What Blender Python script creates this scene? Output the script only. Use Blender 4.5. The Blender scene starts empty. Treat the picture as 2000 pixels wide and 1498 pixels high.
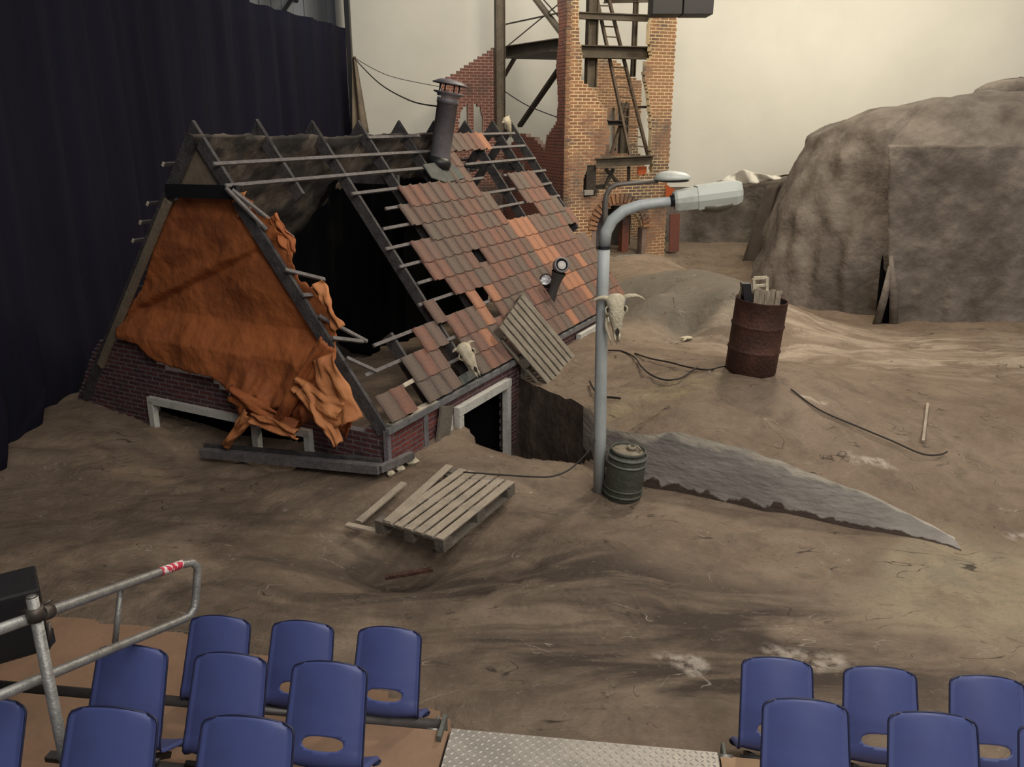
import bpy, math, random
import numpy as np
from mathutils import Vector, Matrix, noise
from mathutils.geometry import tessellate_polygon
random.seed(7)
SC = bpy.context.scene
COL = SC.collection

# ---------------------------------------------------------------- camera, world, lights, exposure
FPX = 1611.0; PT = math.atan(514/1611.0); H = 3.9
cp, sp = math.cos(PT), math.sin(PT)
cd = bpy.data.cameras.new('camera'); cam = bpy.data.objects.new('camera', cd); COL.objects.link(cam)
cd.sensor_width = 36; cd.lens = FPX/2000*36; cd.clip_start = .05; cd.clip_end = 200
cam.location = (0, 0, H); cam.rotation_euler = (math.pi/2-PT, 0, 0)
SC.camera = cam
w = bpy.data.worlds.new('world'); SC.world = w; w.use_nodes = True
w.node_tree.nodes['Background'].inputs[0].default_value = (.78, .82, .95, 1)
w.node_tree.nodes['Background'].inputs[1].default_value = .13
vs = SC.view_settings; vs.view_transform = 'Standard'; vs.look = 'None'; vs.gamma = 1; vs.exposure = -0.06
vs.use_curve_mapping = False

def area(name, loc, target, size, power, col, sizey=None):
    l = bpy.data.lights.new(name, 'AREA'); l.energy = power; l.color = col; l.size = size
    if sizey: l.shape = 'RECTANGLE'; l.size_y = sizey
    o = bpy.data.objects.new(name, l); COL.objects.link(o); o.location = loc
    o.rotation_euler = (Vector(target)-Vector(loc)).to_track_quat('-Z', 'Y').to_euler()
    return o
area('hall_lamp_key', (5.5, 15.5, 9.5), (0.5, 8.5, 0), 1.1, 620, (1, .86, .68))
area('hall_lamp_fill', (3.5, 4, 9.5), (2, 9, 0), 4.0, 360, (1, .91, .79))
area('fill_light_front', (4, -3.5, 8.8), (4.5, 11, 1), 5.0, 620, (1, .93, .84))  # added fill from behind the camera, stands for no known lamp
area('fill_light_rock', (9.5, 6.5, 8.5), (9.5, 15.5, 1.8), 3.0, 420, (1, .92, .82))  # added fill to brighten the front of the rock mound, no real fixture
area('fill_light_left_backdrop', (-.5, 19.5, 9.5), (-1, 26.5, 3.0), 2.5, 300, (1, .95, .84))  # added to lift the left part of the backdrop, no real fixture
area('hall_lamp_backdrop', (9.5, 19.5, 9.5), (9, 26, 3.5), 3.0, 690, (1, .9, .72), 2)
area('hall_lamp_tower', (2.5, 14.0, 9.5), (2.4, 21, 2.5), 1.5, 330, (1, .84, .6))
area('hall_lamp_house', (-1.5, 3.0, 8.5), (-3, 9.5, 1.5), 1.6, 75, (1, .92, .84))
area('hall_lamp_seats', (1, 1.5, 8.5), (0, 4.5, 0.5), 2.5, 70, (.95, .95, 1))

# ---------------------------------------------------------------- pixel -> world helpers (2000x1498 frame)
O = np.array([0, 0, H])
def ray(px, py):
    x = (px-1000)/FPX; y = (py-749)/FPX
    return np.array([x, cp-y*sp, -(sp+y*cp)])
def atz(px, py, z): d = ray(px, py); return O+d*((z-H)/d[2])
def att(px, py, t): return O+ray(px, py)*t
def onpl(px, py, p, n): d = ray(px, py); return O+d*(np.dot(np.array(p)-O, n)/np.dot(d, n))
def V(a): return Vector((float(a[0]), float(a[1]), float(a[2])))
def inpoly(x, y, P):
    c = False; n = len(P); j = n-1
    for i in range(n):
        xi, yi = P[i]; xj, yj = P[j]
        if (yi > y) != (yj > y) and x < (xj-xi)*(y-yi)/(yj-yi)+xi: c = not c
        j = i
    return c

# ---------------------------------------------------------------- materials
def mat(name, col, rough=.8, metal=0, var=None, scale=4, detail=6, bump=0, bscale=20, stretch=None, objrand=None, coords='Object', ramp=(.35, .65), spec=None, emit=None):
    """col base colour, var second colour mixed in by noise; objrand = colour list chosen per object"""
    m = bpy.data.materials.new(name); m.use_nodes = True; nt = m.node_tree; N = nt.nodes; L = nt.links
    b = N['Principled BSDF']; b.inputs['Roughness'].default_value = rough; b.inputs['Metallic'].default_value = metal
    if spec is not None: b.inputs['Specular IOR Level'].default_value = spec
    tc = N.new('ShaderNodeTexCoord'); mp = N.new('ShaderNodeMapping')
    if coords == 'World':
        ge = N.new('ShaderNodeNewGeometry'); L.new(ge.outputs['Position'], mp.inputs[0])
    else: L.new(tc.outputs[coords], mp.inputs[0])
    if stretch: mp.inputs['Scale'].default_value = stretch
    src = None
    if objrand:
        oi = N.new('ShaderNodeObjectInfo'); cr = N.new('ShaderNodeValToRGB'); cr.color_ramp.interpolation = 'CONSTANT'
        els = cr.color_ramp.elements; n = len(objrand)
        for i, c in enumerate(objrand):
            e = els[i] if i < 2 else els.new(i/n)
            e.position = i/n; e.color = (*c, 1)
        L.new(oi.outputs['Random'], cr.inputs[0]); src = cr.outputs[0]
    if var is not None:
        no = N.new('ShaderNodeTexNoise'); no.inputs['Scale'].default_value = scale; no.inputs['Detail'].default_value = detail
        no.inputs['Roughness'].default_value = .65
        L.new(mp.outputs[0], no.inputs[0])
        r = N.new('ShaderNodeMapRange'); r.inputs[1].default_value = ramp[0]; r.inputs[2].default_value = ramp[1]
        L.new(no.outputs[0], r.inputs[0])
        mx = N.new('ShaderNodeMix'); mx.data_type = 'RGBA'
        L.new(r.outputs[0], mx.inputs[0])
        if src: L.new(src, mx.inputs[6])
        else: mx.inputs[6].default_value = (*col, 1)
        mx.inputs[7].default_value = (*var, 1)
        src = mx.outputs[2]
    if src: L.new(src, b.inputs['Base Color'])
    else: b.inputs['Base Color'].default_value = (*col, 1)
    if bump:
        n2 = N.new('ShaderNodeTexNoise'); n2.inputs['Scale'].default_value = bscale; n2.inputs['Detail'].default_value = 8
        L.new(mp.outputs[0], n2.inputs[0])
        bp = N.new('ShaderNodeBump'); bp.inputs['Strength'].default_value = bump; bp.inputs['Distance'].default_value = .05
        L.new(n2.outputs[0], bp.inputs['Height']); L.new(bp.outputs[0], b.inputs['Normal'])
    if emit: b.inputs['Emission Color'].default_value = (*emit[0], 1); b.inputs['Emission Strength'].default_value = emit[1]
    return m

def ground_mat(name='painted_ground_cloth'):
    m = bpy.data.materials.new(name); m.use_nodes = True; nt = m.node_tree; N = nt.nodes; L = nt.links
    b = N['Principled BSDF']; b.inputs['Roughness'].default_value = .78; b.inputs['Specular IOR Level'].default_value = .3
    ge = N.new('ShaderNodeNewGeometry')
    def nz(scale, detail, stretch=(1, 1, 1), rot=0, dist=0, rgh=.6):
        mp = N.new('ShaderNodeMapping'); mp.inputs['Scale'].default_value = stretch; mp.inputs['Rotation'].default_value = (0, 0, rot)
        L.new(ge.outputs['Position'], mp.inputs[0])
        n = N.new('ShaderNodeTexNoise'); n.inputs['Scale'].default_value = scale; n.inputs['Detail'].default_value = detail
        n.inputs['Distortion'].default_value = dist; n.inputs['Roughness'].default_value = rgh
        L.new(mp.outputs[0], n.inputs[0]); return n.outputs[0]
    def rng(s, a, c, d0=0, d1=1):
        r = N.new('ShaderNodeMapRange'); r.inputs[1].default_value = a; r.inputs[2].default_value = c
        r.inputs[3].default_value = d0; r.inputs[4].default_value = d1
        L.new(s, r.inputs[0]); return r.outputs[0]
    def mix(f, a, c):
        x = N.new('ShaderNodeMix'); x.data_type = 'RGBA'; L.new(f, x.inputs[0])
        if isinstance(a, tuple): x.inputs[6].default_value = (*a, 1)
        else: L.new(a, x.inputs[6])
        if isinstance(c, tuple): x.inputs[7].default_value = (*c, 1)
        else: L.new(c, x.inputs[7])
        return x.outputs[2]
    def mul(a, c):
        x = N.new('ShaderNodeMath'); x.operation = 'MULTIPLY'; L.new(a, x.inputs[0]); L.new(c, x.inputs[1]); return x.outputs[0]
    def spot(cx, cy, rx, ry, rot=0, soft=.45):   # soft-edged paint patch in the cloth
        mp = N.new('ShaderNodeMapping'); mp.vector_type = 'TEXTURE'
        mp.inputs['Location'].default_value = (cx, cy, 0); mp.inputs['Rotation'].default_value = (0, 0, rot); mp.inputs['Scale'].default_value = (rx, ry, 1000)
        ad = N.new('ShaderNodeVectorMath'); ad.operation = 'MULTIPLY_ADD'
        cn = N.new('ShaderNodeTexNoise'); cn.inputs['Scale'].default_value = 1.3; cn.inputs['Detail'].default_value = 5
        L.new(ge.outputs['Position'], cn.inputs[0]); L.new(cn.outputs['Color'], ad.inputs[0])
        ad.inputs[1].default_value = (.9, .9, 0); L.new(ge.outputs['Position'], ad.inputs[2])
        sb = N.new('ShaderNodeVectorMath'); sb.operation = 'SUBTRACT'; L.new(ad.outputs[0], sb.inputs[0]); sb.inputs[1].default_value = (.45, .45, 0)
        L.new(sb.outputs[0], mp.inputs[0])
        ln = N.new('ShaderNodeVectorMath'); ln.operation = 'LENGTH'; L.new(mp.outputs[0], ln.inputs[0])
        return rng(ln.outputs['Value'], 1+soft/2, 1-soft/2)
    base = mix(rng(nz(.55, 6, dist=.6), .35, .68), (0.146, 0.105, 0.072), (0.235, 0.180, 0.130))
    base = mix(rng(nz(2.6, 8, dist=.8), .48, .72, 0, .65), base, (0.094, 0.071, 0.053))
    base = mix(rng(nz(7, 8, dist=.5), .5, .8, 0, .4), base, (0.276, 0.217, 0.162))
    # broad brushed streaks of dark paint
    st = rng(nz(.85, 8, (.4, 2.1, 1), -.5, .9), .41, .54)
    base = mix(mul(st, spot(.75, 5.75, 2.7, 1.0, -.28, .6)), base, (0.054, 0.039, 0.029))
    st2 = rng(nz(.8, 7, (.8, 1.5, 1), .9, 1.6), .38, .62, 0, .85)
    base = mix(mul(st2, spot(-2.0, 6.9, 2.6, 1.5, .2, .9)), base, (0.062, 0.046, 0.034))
    # yellow-green patch beside the lamp post, ochre patch at right front, chalky patches
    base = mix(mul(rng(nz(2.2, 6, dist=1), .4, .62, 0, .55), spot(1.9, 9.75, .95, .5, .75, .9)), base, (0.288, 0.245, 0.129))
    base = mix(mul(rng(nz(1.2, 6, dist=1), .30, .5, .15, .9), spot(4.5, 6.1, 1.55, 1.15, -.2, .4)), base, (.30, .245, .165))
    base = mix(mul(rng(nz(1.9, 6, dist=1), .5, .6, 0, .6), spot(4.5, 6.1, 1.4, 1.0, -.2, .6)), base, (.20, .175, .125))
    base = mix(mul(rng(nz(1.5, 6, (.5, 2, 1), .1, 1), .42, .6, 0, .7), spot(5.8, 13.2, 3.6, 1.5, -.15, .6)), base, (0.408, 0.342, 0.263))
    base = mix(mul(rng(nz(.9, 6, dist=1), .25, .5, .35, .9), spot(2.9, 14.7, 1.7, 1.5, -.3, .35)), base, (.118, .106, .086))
    # pale scuffs and scraped spots
    scf = rng(nz(3.1, 9, (1.6, .8, 1), .4, 1.8, .7), .69, .745, 0, .7)
    base = mix(scf, base, (0.432, 0.376, 0.314))
    for (cx, cy, rx, ry) in ((2.25, 5.35, .28, .14), (4.0, 8.35, .34, .1), (1.3, 5.25, .22, .08), (2.35, 12.3, .1, .05), (3.6, 9.4, .16, .07), (5.35, 7.2, .3, .12), (.25, 8.1, .08, .03)):
        base = mix(mul(spot(cx, cy, rx, ry, -.4, .6), rng(nz(9, 6), .42, .58, 0, .6)), base, (0.504, 0.445, 0.370))
    # thin dark seams and pale scratches in the cloth
    def line(scale, st_, rot, wd, m0, m1, amt):
        n = nz(scale, 3, st_, rot, .6); a = N.new('ShaderNodeMath'); a.operation = 'SUBTRACT'; L.new(n, a.inputs[0]); a.inputs[1].default_value = .5
        c = N.new('ShaderNodeMath'); c.operation = 'ABSOLUTE'; L.new(a.outputs[0], c.inputs[0])
        return mul(rng(c.outputs[0], wd, wd*.3, 0, amt), rng(nz(scale*1.7+.3, 3), m0, m1))
    base = mix(line(.9, (.7, 1.7, 1), -.35, .006, .52, .6, .85), base, (.035, .026, .02))
    base = mix(line(1.6, (1, 1.4, 1), .5, .005, .56, .62, .7), base, (.04, .03, .023))
    base = mix(line(1.3, (.8, 1.5, 1), -.2, .004, .55, .62, .6), base, (.38, .34, .28))
    base = mix(rng(nz(26, 6, (1, 1.6, 1), -.3, .6), .52, .75, 0, .45), base, (.075, .06, .046))
    base = mix(rng(nz(17, 6, (1, 1.9, 1), .4, .8), .60, .75, 0, .45), base, (.31, .265, .21))
    L.new(base, b.inputs['Base Color'])
    h1 = nz(1.2, 10, (.9, 1.15, 1), -.4, 1.2, .62); h2 = nz(14, 8)
    ad = N.new('ShaderNodeMath'); ad.operation = 'MULTIPLY_ADD'; L.new(h2, ad.inputs[0]); ad.inputs[1].default_value = .12; L.new(h1, ad.inputs[2])
    bp = N.new('ShaderNodeBump'); bp.inputs['Strength'].default_value = .55; bp.inputs['Distance'].default_value = .12
    L.new(ad.outputs[0], bp.inputs['Height']); L.new(bp.outputs[0], b.inputs['Normal'])
    return m

M = {}
M['ground'] = ground_mat()
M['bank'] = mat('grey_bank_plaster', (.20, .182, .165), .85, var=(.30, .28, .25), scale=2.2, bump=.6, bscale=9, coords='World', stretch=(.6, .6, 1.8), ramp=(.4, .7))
M['bankdark'] = mat('dark_brown_bank', (.040, .028, .022), .8, var=(.11, .085, .068), scale=3, bump=.5, bscale=9, coords='World')
M['rock'] = mat('grey_brown_rock_cloth', (.098, .080, .066), .88, var=(.195, .168, .142), scale=1.5, detail=12, bump=1.0, bscale=5, coords='World', ramp=(.38, .66))
M['drape'] = mat('brown_drape', (.075, .058, .047), .9, var=(.105, .085, .07), scale=3, bump=.3, bscale=4, coords='World')
M['cyc'] = mat('pale_backdrop_cloth', (.60, .58, .51), .85, var=(.66, .635, .56), scale=.4, bump=.15, bscale=.8, coords='World')
M['navy'] = mat('navy_curtain_cloth', (.0075, .0075, .0150), .95, var=(.0125, .012, .024), scale=1.2, bump=.2, bscale=60, coords='World', stretch=(1, 1, .1), spec=.15)
M['black'] = mat('black_cloth', (.0022, .0022, .0026), .97, spec=.05)
M['darkwood'] = mat('dark_stained_timber', (.032, .030, .031), .75, var=(.075, .07, .07), scale=9, bump=.35, bscale=40, stretch=(1, 1, 1))
M['batten'] = mat('grey_batten_timber', (.10, .092, .09), .75, var=(.17, .155, .15), scale=12, bump=.3, bscale=50)
M['palewood'] = mat('pale_batten_end', (.55, .5, .4), .8, var=(.42, .36, .27), scale=9)
M['pallet'] = mat('weathered_pallet_wood', (.36, .305, .235), .8, var=(.22, .19, .145), scale=5, bump=.3, bscale=40, ramp=(.45, .75))
M['palletm'] = mat('grey_brown_pallet_wood', (.235, .21, .165), .82, var=(.15, .13, .10), scale=5, bump=.3, bscale=40)
M['palletd'] = mat('dull_pallet_wood', (.155, .135, .108), .85, var=(.10, .085, .068), scale=5, bump=.3, bscale=40)
tcol = [(.135, .082, .062), (.165, .086, .062), (.195, .092, .063), (.135, .092, .070), (.155, .094, .070), (.122, .092, .072), (.175, .088, .062)]
M['tile'] = mat('weathered_clay_tile', (.2, .1, .07), .72, var=(.10, .075, .058), scale=5, bump=.3, bscale=35, objrand=tcol, ramp=(.5, .85))
M['tileo'] = mat('fresh_orange_tile', (.33, .150, .082), .7, var=(.24, .13, .09), scale=5, bump=.3, bscale=35, ramp=(.5, .85))
M['mortar'] = mat('grey_mortar', (.18, .162, .175), .9, var=(.12, .11, .12), scale=6, bump=.3, bscale=40, coords='World')
bcol = [(.075, .027, .028), (.095, .031, .03), (.062, .024, .026), (.11, .034, .03), (.085, .035, .034)]
M['brick'] = mat('dark_red_brick', (.1, .03, .03), .85, var=(.045, .025, .028), scale=3, bump=.4, bscale=40, objrand=bcol, coords='World', ramp=(.5, .75))
bcol2 = [(.17, .04, .034), (.14, .036, .032), (.20, .048, .036)]
M['brickr'] = mat('bright_red_brick', (.1, .03, .03), .85, var=(.07, .025, .028), scale=3, bump=.4, bscale=40, objrand=bcol2, coords='World', ramp=(.5, .75))
M['tmortar'] = mat('sand_mortar', (.66, .50, .29), .9, var=(.24, .19, .15), scale=.75, detail=5, bump=.2, bscale=30, coords='World', ramp=(.48, .60))
tb = [(.25, .12, .068), (.30, .155, .085), (.21, .10, .06), (.33, .17, .09), (.27, .135, .075)]
M['tbrick'] = mat('brown_orange_brick', (.25, .115, .055), .85, var=(.13, .095, .075), scale=.8, detail=5, bump=.3, bscale=30, objrand=tb, coords='World', ramp=(.48, .60))
M['wmortar'] = mat('dull_red_mortar', (.36, .24, .19), .9, var=(.08, .062, .055), scale=.8, coords='World', ramp=(.5, .65))
wb = [(.17, .06, .042), (.20, .07, .045), (.145, .055, .04)]
M['wbrick'] = mat('dull_red_brick', (.17, .06, .042), .85, var=(.07, .05, .042), scale=.8, bump=.3, bscale=30, objrand=wb, coords='World', ramp=(.5, .66))
M['smortar'] = mat('shaded_side_mortar', (.24, .17, .135), .9, var=(.05, .04, .036), scale=.8, coords='World')
M['frame'] = mat('grey_painted_frame', (.52, .52, .48), .6, var=(.33, .33, .31), scale=6, bump=.2, bscale=30, ramp=(.5, .8))
M['gutter'] = mat('grey_gutter_trim', (.20, .20, .205), .6, var=(.12, .12, .12), scale=8, bump=.2)
M['tarp'] = mat('orange_tarpaulin', (.38, .115, .030), .75, var=(.19, .052, .017), scale=1.7, detail=10, bump=.7, bscale=5, coords='World', ramp=(.42, .72))
M['tarpl'] = mat('pale_orange_tarpaulin', (.52, .21, .075), .75, var=(.35, .115, .037), scale=2.2, detail=8, bump=.6, bscale=7, coords='World', ramp=(.4, .75))
M['lining'] = mat('mottled_roof_lining', (.045, .04, .036), .9, var=(.17, .14, .105), scale=1.6, detail=9, bump=.4, bscale=6, coords='World', ramp=(.47, .6))
M['tanboard'] = mat('tan_board', (.22, .175, .12), .8, var=(.15, .12, .085), scale=3, bump=.2)
M['steel'] = mat('rusty_brown_steel', (.075, .06, .042), .65, metal=.2, var=(.125, .10, .07), scale=3, bump=.3, bscale=20, coords='World')
M['steeld'] = mat('dark_steel', (.028, .023, .018), .65, metal=.2, var=(.05, .04, .03), scale=3, bump=.3, coords='World')
M['ladder'] = mat('brown_ladder_wood', (.16, .115, .08), .75, var=(.10, .075, .05), scale=5, bump=.2)
M['pole'] = mat('pale_grey_painted_steel', (.36, .39, .39), .5, var=(.22, .235, .23), scale=3, detail=8, bump=.1, ramp=(.55, .8), stretch=(1, 1, .4))
M['lampw'] = mat('pale_green_grey_lamp_housing', (.47, .50, .45), .5, var=(.30, .31, .27), scale=5, detail=8, ramp=(.5, .8))
M['lampd'] = mat('dusty_lamp_lens', (.13, .12, .09), .35, var=(.08, .075, .055), scale=6)
M['thinpole'] = mat('grey_brown_thin_pipe', (.16, .145, .125), .5, metal=.3, var=(.10, .085, .07), scale=6)
M['bone'] = mat('old_bone', (.50, .45, .33), .7, var=(.30, .25, .17), scale=14, detail=8, bump=.4, bscale=40, ramp=(.45, .8))
M['socket'] = mat('dark_bone_hollow', (.02, .015, .011), .9)
M['rust'] = mat('rusty_drum_steel', (.055, .024, .018), .7, metal=.25, var=(.12, .05, .032), scale=4, detail=9, bump=.4, bscale=25, ramp=(.45, .75))
M['rustd'] = mat('drum_inside', (.02, .012, .01), .9)
M['keg'] = mat('dusty_green_keg', (.048, .055, .042), .6, var=(.095, .095, .075), scale=6, bump=.3, bscale=20, ramp=(.45, .8))
M['kegband'] = mat('worn_keg_band', (.15, .16, .14), .55, var=(.085, .09, .075), scale=8)
M['kegtop'] = mat('tan_keg_lid', (.25, .21, .15), .7, var=(.14, .12, .085), scale=9)
M['flue'] = mat('dull_grey_flue', (.20, .19, .205), .5, metal=.15, var=(.14, .13, .14), scale=4, bump=.1)
M['fluel'] = mat('greenish_flashing', (.09, .10, .09), .7, var=(.05, .055, .05), scale=7, bump=.3)
M['ventpipe'] = mat('dark_grey_vent', (.05, .048, .046), .6)
M['ventw'] = mat('pale_vent_mouth', (.68, .66, .62), .6)
M['chrome'] = mat('lamp_foil_reflector', (.85, .86, .88), .25, metal=1, bump=1.0, bscale=14)
M['blackm'] = mat('black_painted_metal', (.012, .012, .014), .45)
M['cable'] = mat('black_cable', (.018, .015, .013), .6)
M['chair'] = mat('blue_plastic', (.068, .090, .250), .42, var=(.060, .078, .21), scale=3, bump=.06, bscale=400, ramp=(.4, .7), spec=.45)
M['chairedge'] = mat('dark_blue_rim', (.012, .014, .045), .5)
M['rail'] = mat('galvanised_tube', (.34, .34, .32), .45, metal=.55, var=(.24, .235, .22), scale=14, detail=6, bump=.15, bscale=60)
M['beam'] = mat('dark_seat_beam', (.06, .055, .052), .4, metal=.5, var=(.10, .09, .085), scale=6)
M['clamp'] = mat('dull_clamp_metal', (.09, .075, .062), .5, metal=.6)
M['ply'] = mat('brown_plywood', (.27, .165, .10), .7, var=(.20, .125, .078), scale=2.5, detail=8, bump=.1, coords='World', ramp=(.4, .7))
M['plyl'] = mat('pale_plywood', (.44, .29, .17), .7, var=(.34, .22, .13), scale=2.5, detail=8, coords='World')
M['tread'] = mat('aluminium_tread_plate', (.40, .37, .32), .42, metal=.2, var=(.30, .28, .245), scale=5, coords='World', bump=.05)
M['lozenge'] = mat('aluminium_lozenge', (.50, .47, .42), .38, metal=.25)
M['box'] = mat('black_speaker_case', (.009, .009, .010), .6, var=(.014, .013, .014), scale=30)
M['tape'] = mat('red_white_tape', (.75, .68, .66), .6, var=(.55, .03, .07), scale=26, detail=1, ramp=(.44, .5))
M['sheet_metal'] = mat('grey_cladding', (.17, .175, .185), .5, var=(.125, .13, .14), scale=1, coords='World')
M['sheet_metal_pale'] = mat('pale_grey_cladding', (.36, .38, .40), .5, var=(.20, .205, .21), scale=.9, detail=1, coords='World', stretch=(1, 1, .02), ramp=(.42, .58))
M['orange'] = mat('orange_painted_scrap', (.42, .085, .02), .6)
M['conc'] = mat('pale_concrete', (.30, .285, .25), .85, var=(.2, .19, .17), scale=6, coords='World')
M['newsp'] = mat('slatted_crate_wood', (.34, .29, .215), .85, var=(.19, .155, .115), scale=7, stretch=(6, 6, 1), ramp=(.4, .6))

def bank_shade_paint(m):
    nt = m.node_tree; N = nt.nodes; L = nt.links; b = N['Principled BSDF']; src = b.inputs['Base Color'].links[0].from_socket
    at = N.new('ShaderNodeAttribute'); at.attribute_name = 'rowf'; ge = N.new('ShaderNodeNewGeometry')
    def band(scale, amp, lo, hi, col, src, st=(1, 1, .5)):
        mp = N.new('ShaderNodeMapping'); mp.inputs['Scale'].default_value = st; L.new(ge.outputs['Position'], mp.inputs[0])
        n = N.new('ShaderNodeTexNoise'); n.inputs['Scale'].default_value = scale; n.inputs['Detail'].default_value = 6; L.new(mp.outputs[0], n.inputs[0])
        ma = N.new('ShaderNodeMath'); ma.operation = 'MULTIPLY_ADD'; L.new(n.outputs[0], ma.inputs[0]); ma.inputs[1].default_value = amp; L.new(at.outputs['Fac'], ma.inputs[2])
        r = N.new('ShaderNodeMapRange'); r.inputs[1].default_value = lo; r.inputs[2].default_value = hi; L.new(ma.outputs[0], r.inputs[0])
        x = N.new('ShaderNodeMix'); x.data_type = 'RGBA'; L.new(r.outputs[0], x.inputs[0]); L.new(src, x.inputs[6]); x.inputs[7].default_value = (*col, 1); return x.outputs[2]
    s = band(5, .55, .41, .37, (.05, .032, .024), src); s = band(3, .5, 1.10, 1.17, (.40, .365, .30), s)  # contact shade painted along the foot, highlight painted along the top lip
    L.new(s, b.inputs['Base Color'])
bank_shade_paint(M['bank'])

# ---------------------------------------------------------------- mesh builder
class MB:
    def __init__(s): s.v = []; s.f = []
    def add(s, vs_, fs):
        b = len(s.v); s.v += [tuple(map(float, p)) for p in vs_]; s.f += [tuple(i+b for i in f) for f in fs]; return s
    def box(s, c, ax, ay, az):
        c = V(c); ax = V(ax); ay = V(ay); az = V(az)
        p = [c+ax*i+ay*j+az*k for k in (-1, 1) for j in (-1, 1) for i in (-1, 1)]
        return s.add(p, [(0, 2, 3, 1), (4, 5, 7, 6), (0, 1, 5, 4), (2, 6, 7, 3), (0, 4, 6, 2), (1, 3, 7, 5)])
    def beam(s, p0, p1, w_, h_, up=(0, 0, 1), shift=0):
        """rectangular bar from p0 to p1; w across, h along up"""
        p0 = V(p0); p1 = V(p1); d = p1-p0; L = d.length; d.normalize(); u = V(up)
        sd_ = d.cross(u)
        if sd_.length < 1e-4: sd_ = d.cross(Vector((1, 0, 0)))
        sd_.normalize(); u = sd_.cross(d).normalized()
        return s.box((p0+p1)/2+u*shift, d*L/2, sd_*w_/2, u*h_/2)
    def tube(s, pts, r, n=10, caps=True, r1=None):
        pts = [V(p) for p in pts]; m = len(pts); rings = []
        t = (pts[1]-pts[0]).normalized()
        a = Vector((0, 0, 1)) if abs(t.z) < .9 else Vector((1, 0, 0))
        u = t.cross(a).normalized()
        vs_ = []
        for i, p in enumerate(pts):
            if i == 0: t = pts[1]-pts[0]
            elif i == m-1: t = pts[-1]-pts[-2]
            else: t = (pts[i+1]-pts[i]).normalized()+(pts[i]-pts[i-1]).normalized()
            t.normalize(); u = (u-t*u.dot(t)).normalized(); w_ = t.cross(u)
            rr = r[i] if isinstance(r, (list, tuple)) else (r if r1 is None else r+(r1-r)*i/(m-1))
            for k in range(n):
                an = 2*math.pi*k/n; vs_.append(p+u*math.cos(an)*rr+w_*math.sin(an)*rr)
        fs = [(i*n+k, i*n+(k+1) % n, (i+1)*n+(k+1) % n, (i+1)*n+k) for i in range(m-1) for k in range(n)]
        if caps: fs += [tuple(range(n-1, -1, -1)), tuple((m-1)*n+k for k in range(n))]
        return s.add(vs_, fs)
    def lathe(s, prof, n=32, mtx=None):
        mtx = mtx or Matrix(); vs_ = []; m = len(prof)
        for (r, z) in prof:
            for k in range(n):
                a = 2*math.pi*k/n; vs_.append(mtx @ Vector((r*math.cos(a), r*math.sin(a), z)))
        fs = [(i*n+k, i*n+(k+1) % n, (i+1)*n+(k+1) % n, (i+1)*n+k) for i in range(m-1) for k in range(n)]
        return s.add(vs_, fs)
    def loft(s, rings, caps=True):
        m = len(rings); n = len(rings[0]); vs_ = [p for r in rings for p in r]
        fs = [(i*n+k, i*n+(k+1) % n, (i+1)*n+(k+1) % n, (i+1)*n+k) for i in range(m-1) for k in range(n)]
        if caps: fs += [tuple(range(n-1, -1, -1)), tuple((m-1)*n+k for k in range(n))]
        return s.add(vs_, fs)
    def mesh(s, name, mats, smooth=False):
        me = bpy.data.meshes.new(name); me.from_pydata(s.v, [], s.f)
        for m_ in (mats if isinstance(mats, (list, tuple)) else [mats]): me.materials.append(m_)
        if smooth: me.polygons.foreach_set('use_smooth', [True]*len(me.polygons))
        me.update(); return me
    def build(s, name, mats, parent=None, smooth=False):
        return put(name, s.mesh(name, mats, smooth), parent)

def world_off(o):
    l = Vector((0, 0, 0))
    while o is not None: l += o.location; o = o.parent
    return l
def put(name, me, parent=None, mtx=None):
    """link an object; mesh (or mtx) is in world coordinates"""
    o = bpy.data.objects.new(name, me); COL.objects.link(o)
    if parent is not None: o.parent = parent
    off = world_off(parent)
    if mtx is None: o.location = -off
    else: o.matrix_local = Matrix.Translation(-off) @ mtx
    return o
def tag(o, label=None, cat=None, group=None, kind=None):
    if label: o['label'] = label
    if cat: o['category'] = cat
    if group: o['group'] = group
    if kind: o['kind'] = kind
    return o
def thing(name, loc, label, cat, group=None):
    o = bpy.data.objects.new(name, None); COL.objects.link(o); o.location = V(loc); o.empty_display_size = .2
    return tag(o, label, cat, group)
def basis(o, x, y, z):
    m = Matrix.Identity(4)
    for i, a in enumerate((x, y, z)):
        for k in range(3): m[k][i] = float(a[k])
    for k in range(3): m[k][3] = float(o[k])
    return m
def bevel(o, wd=.004, seg=2):
    b = o.modifiers.new('bevel', 'BEVEL'); b.width = wd; b.segments = seg; b.limit_method = 'ANGLE'; return o

# ---------------------------------------------------------------- the house frame of reference
TH = math.atan2(870, 1691)
r_ = np.array([math.sin(TH), math.cos(TH), 0.]); g_ = np.array([-math.cos(TH), math.sin(TH), 0.]); up_ = np.array([0, 0, 1.])
R0 = O+ray(755, 835)*9.0; HE = R0[2]; HW = .534*9.0; RIDGE = H
sd_ = g_*HW/2+up_*(RIDGE-HE); SL = np.linalg.norm(sd_); sd_ = sd_/SL
n_ = np.cross(sd_, r_); n_ /= np.linalg.norm(n_)
if n_[2] < 0: n_ = -n_
sl2_ = -g_*HW/2+up_*(RIDGE-HE); sl2_ /= np.linalg.norm(sl2_)     # left slope, eave -> ridge
n2_ = np.cross(sl2_, r_); n2_ /= np.linalg.norm(n2_)
if n2_[2] < 0: n2_ = -n2_
def RS(s, d, off=0): return R0+r_*s+sd_*d+n_*off            # point on the right slope
def LS(s, d, off=0): return R0+g_*HW+r_*s+sl2_*d+n2_*off    # point on the left slope
def RP(px, py, off=0): q = onpl(px, py, R0+n_*off, n_)-R0; return float(q@r_), float(q@sd_)
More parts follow.
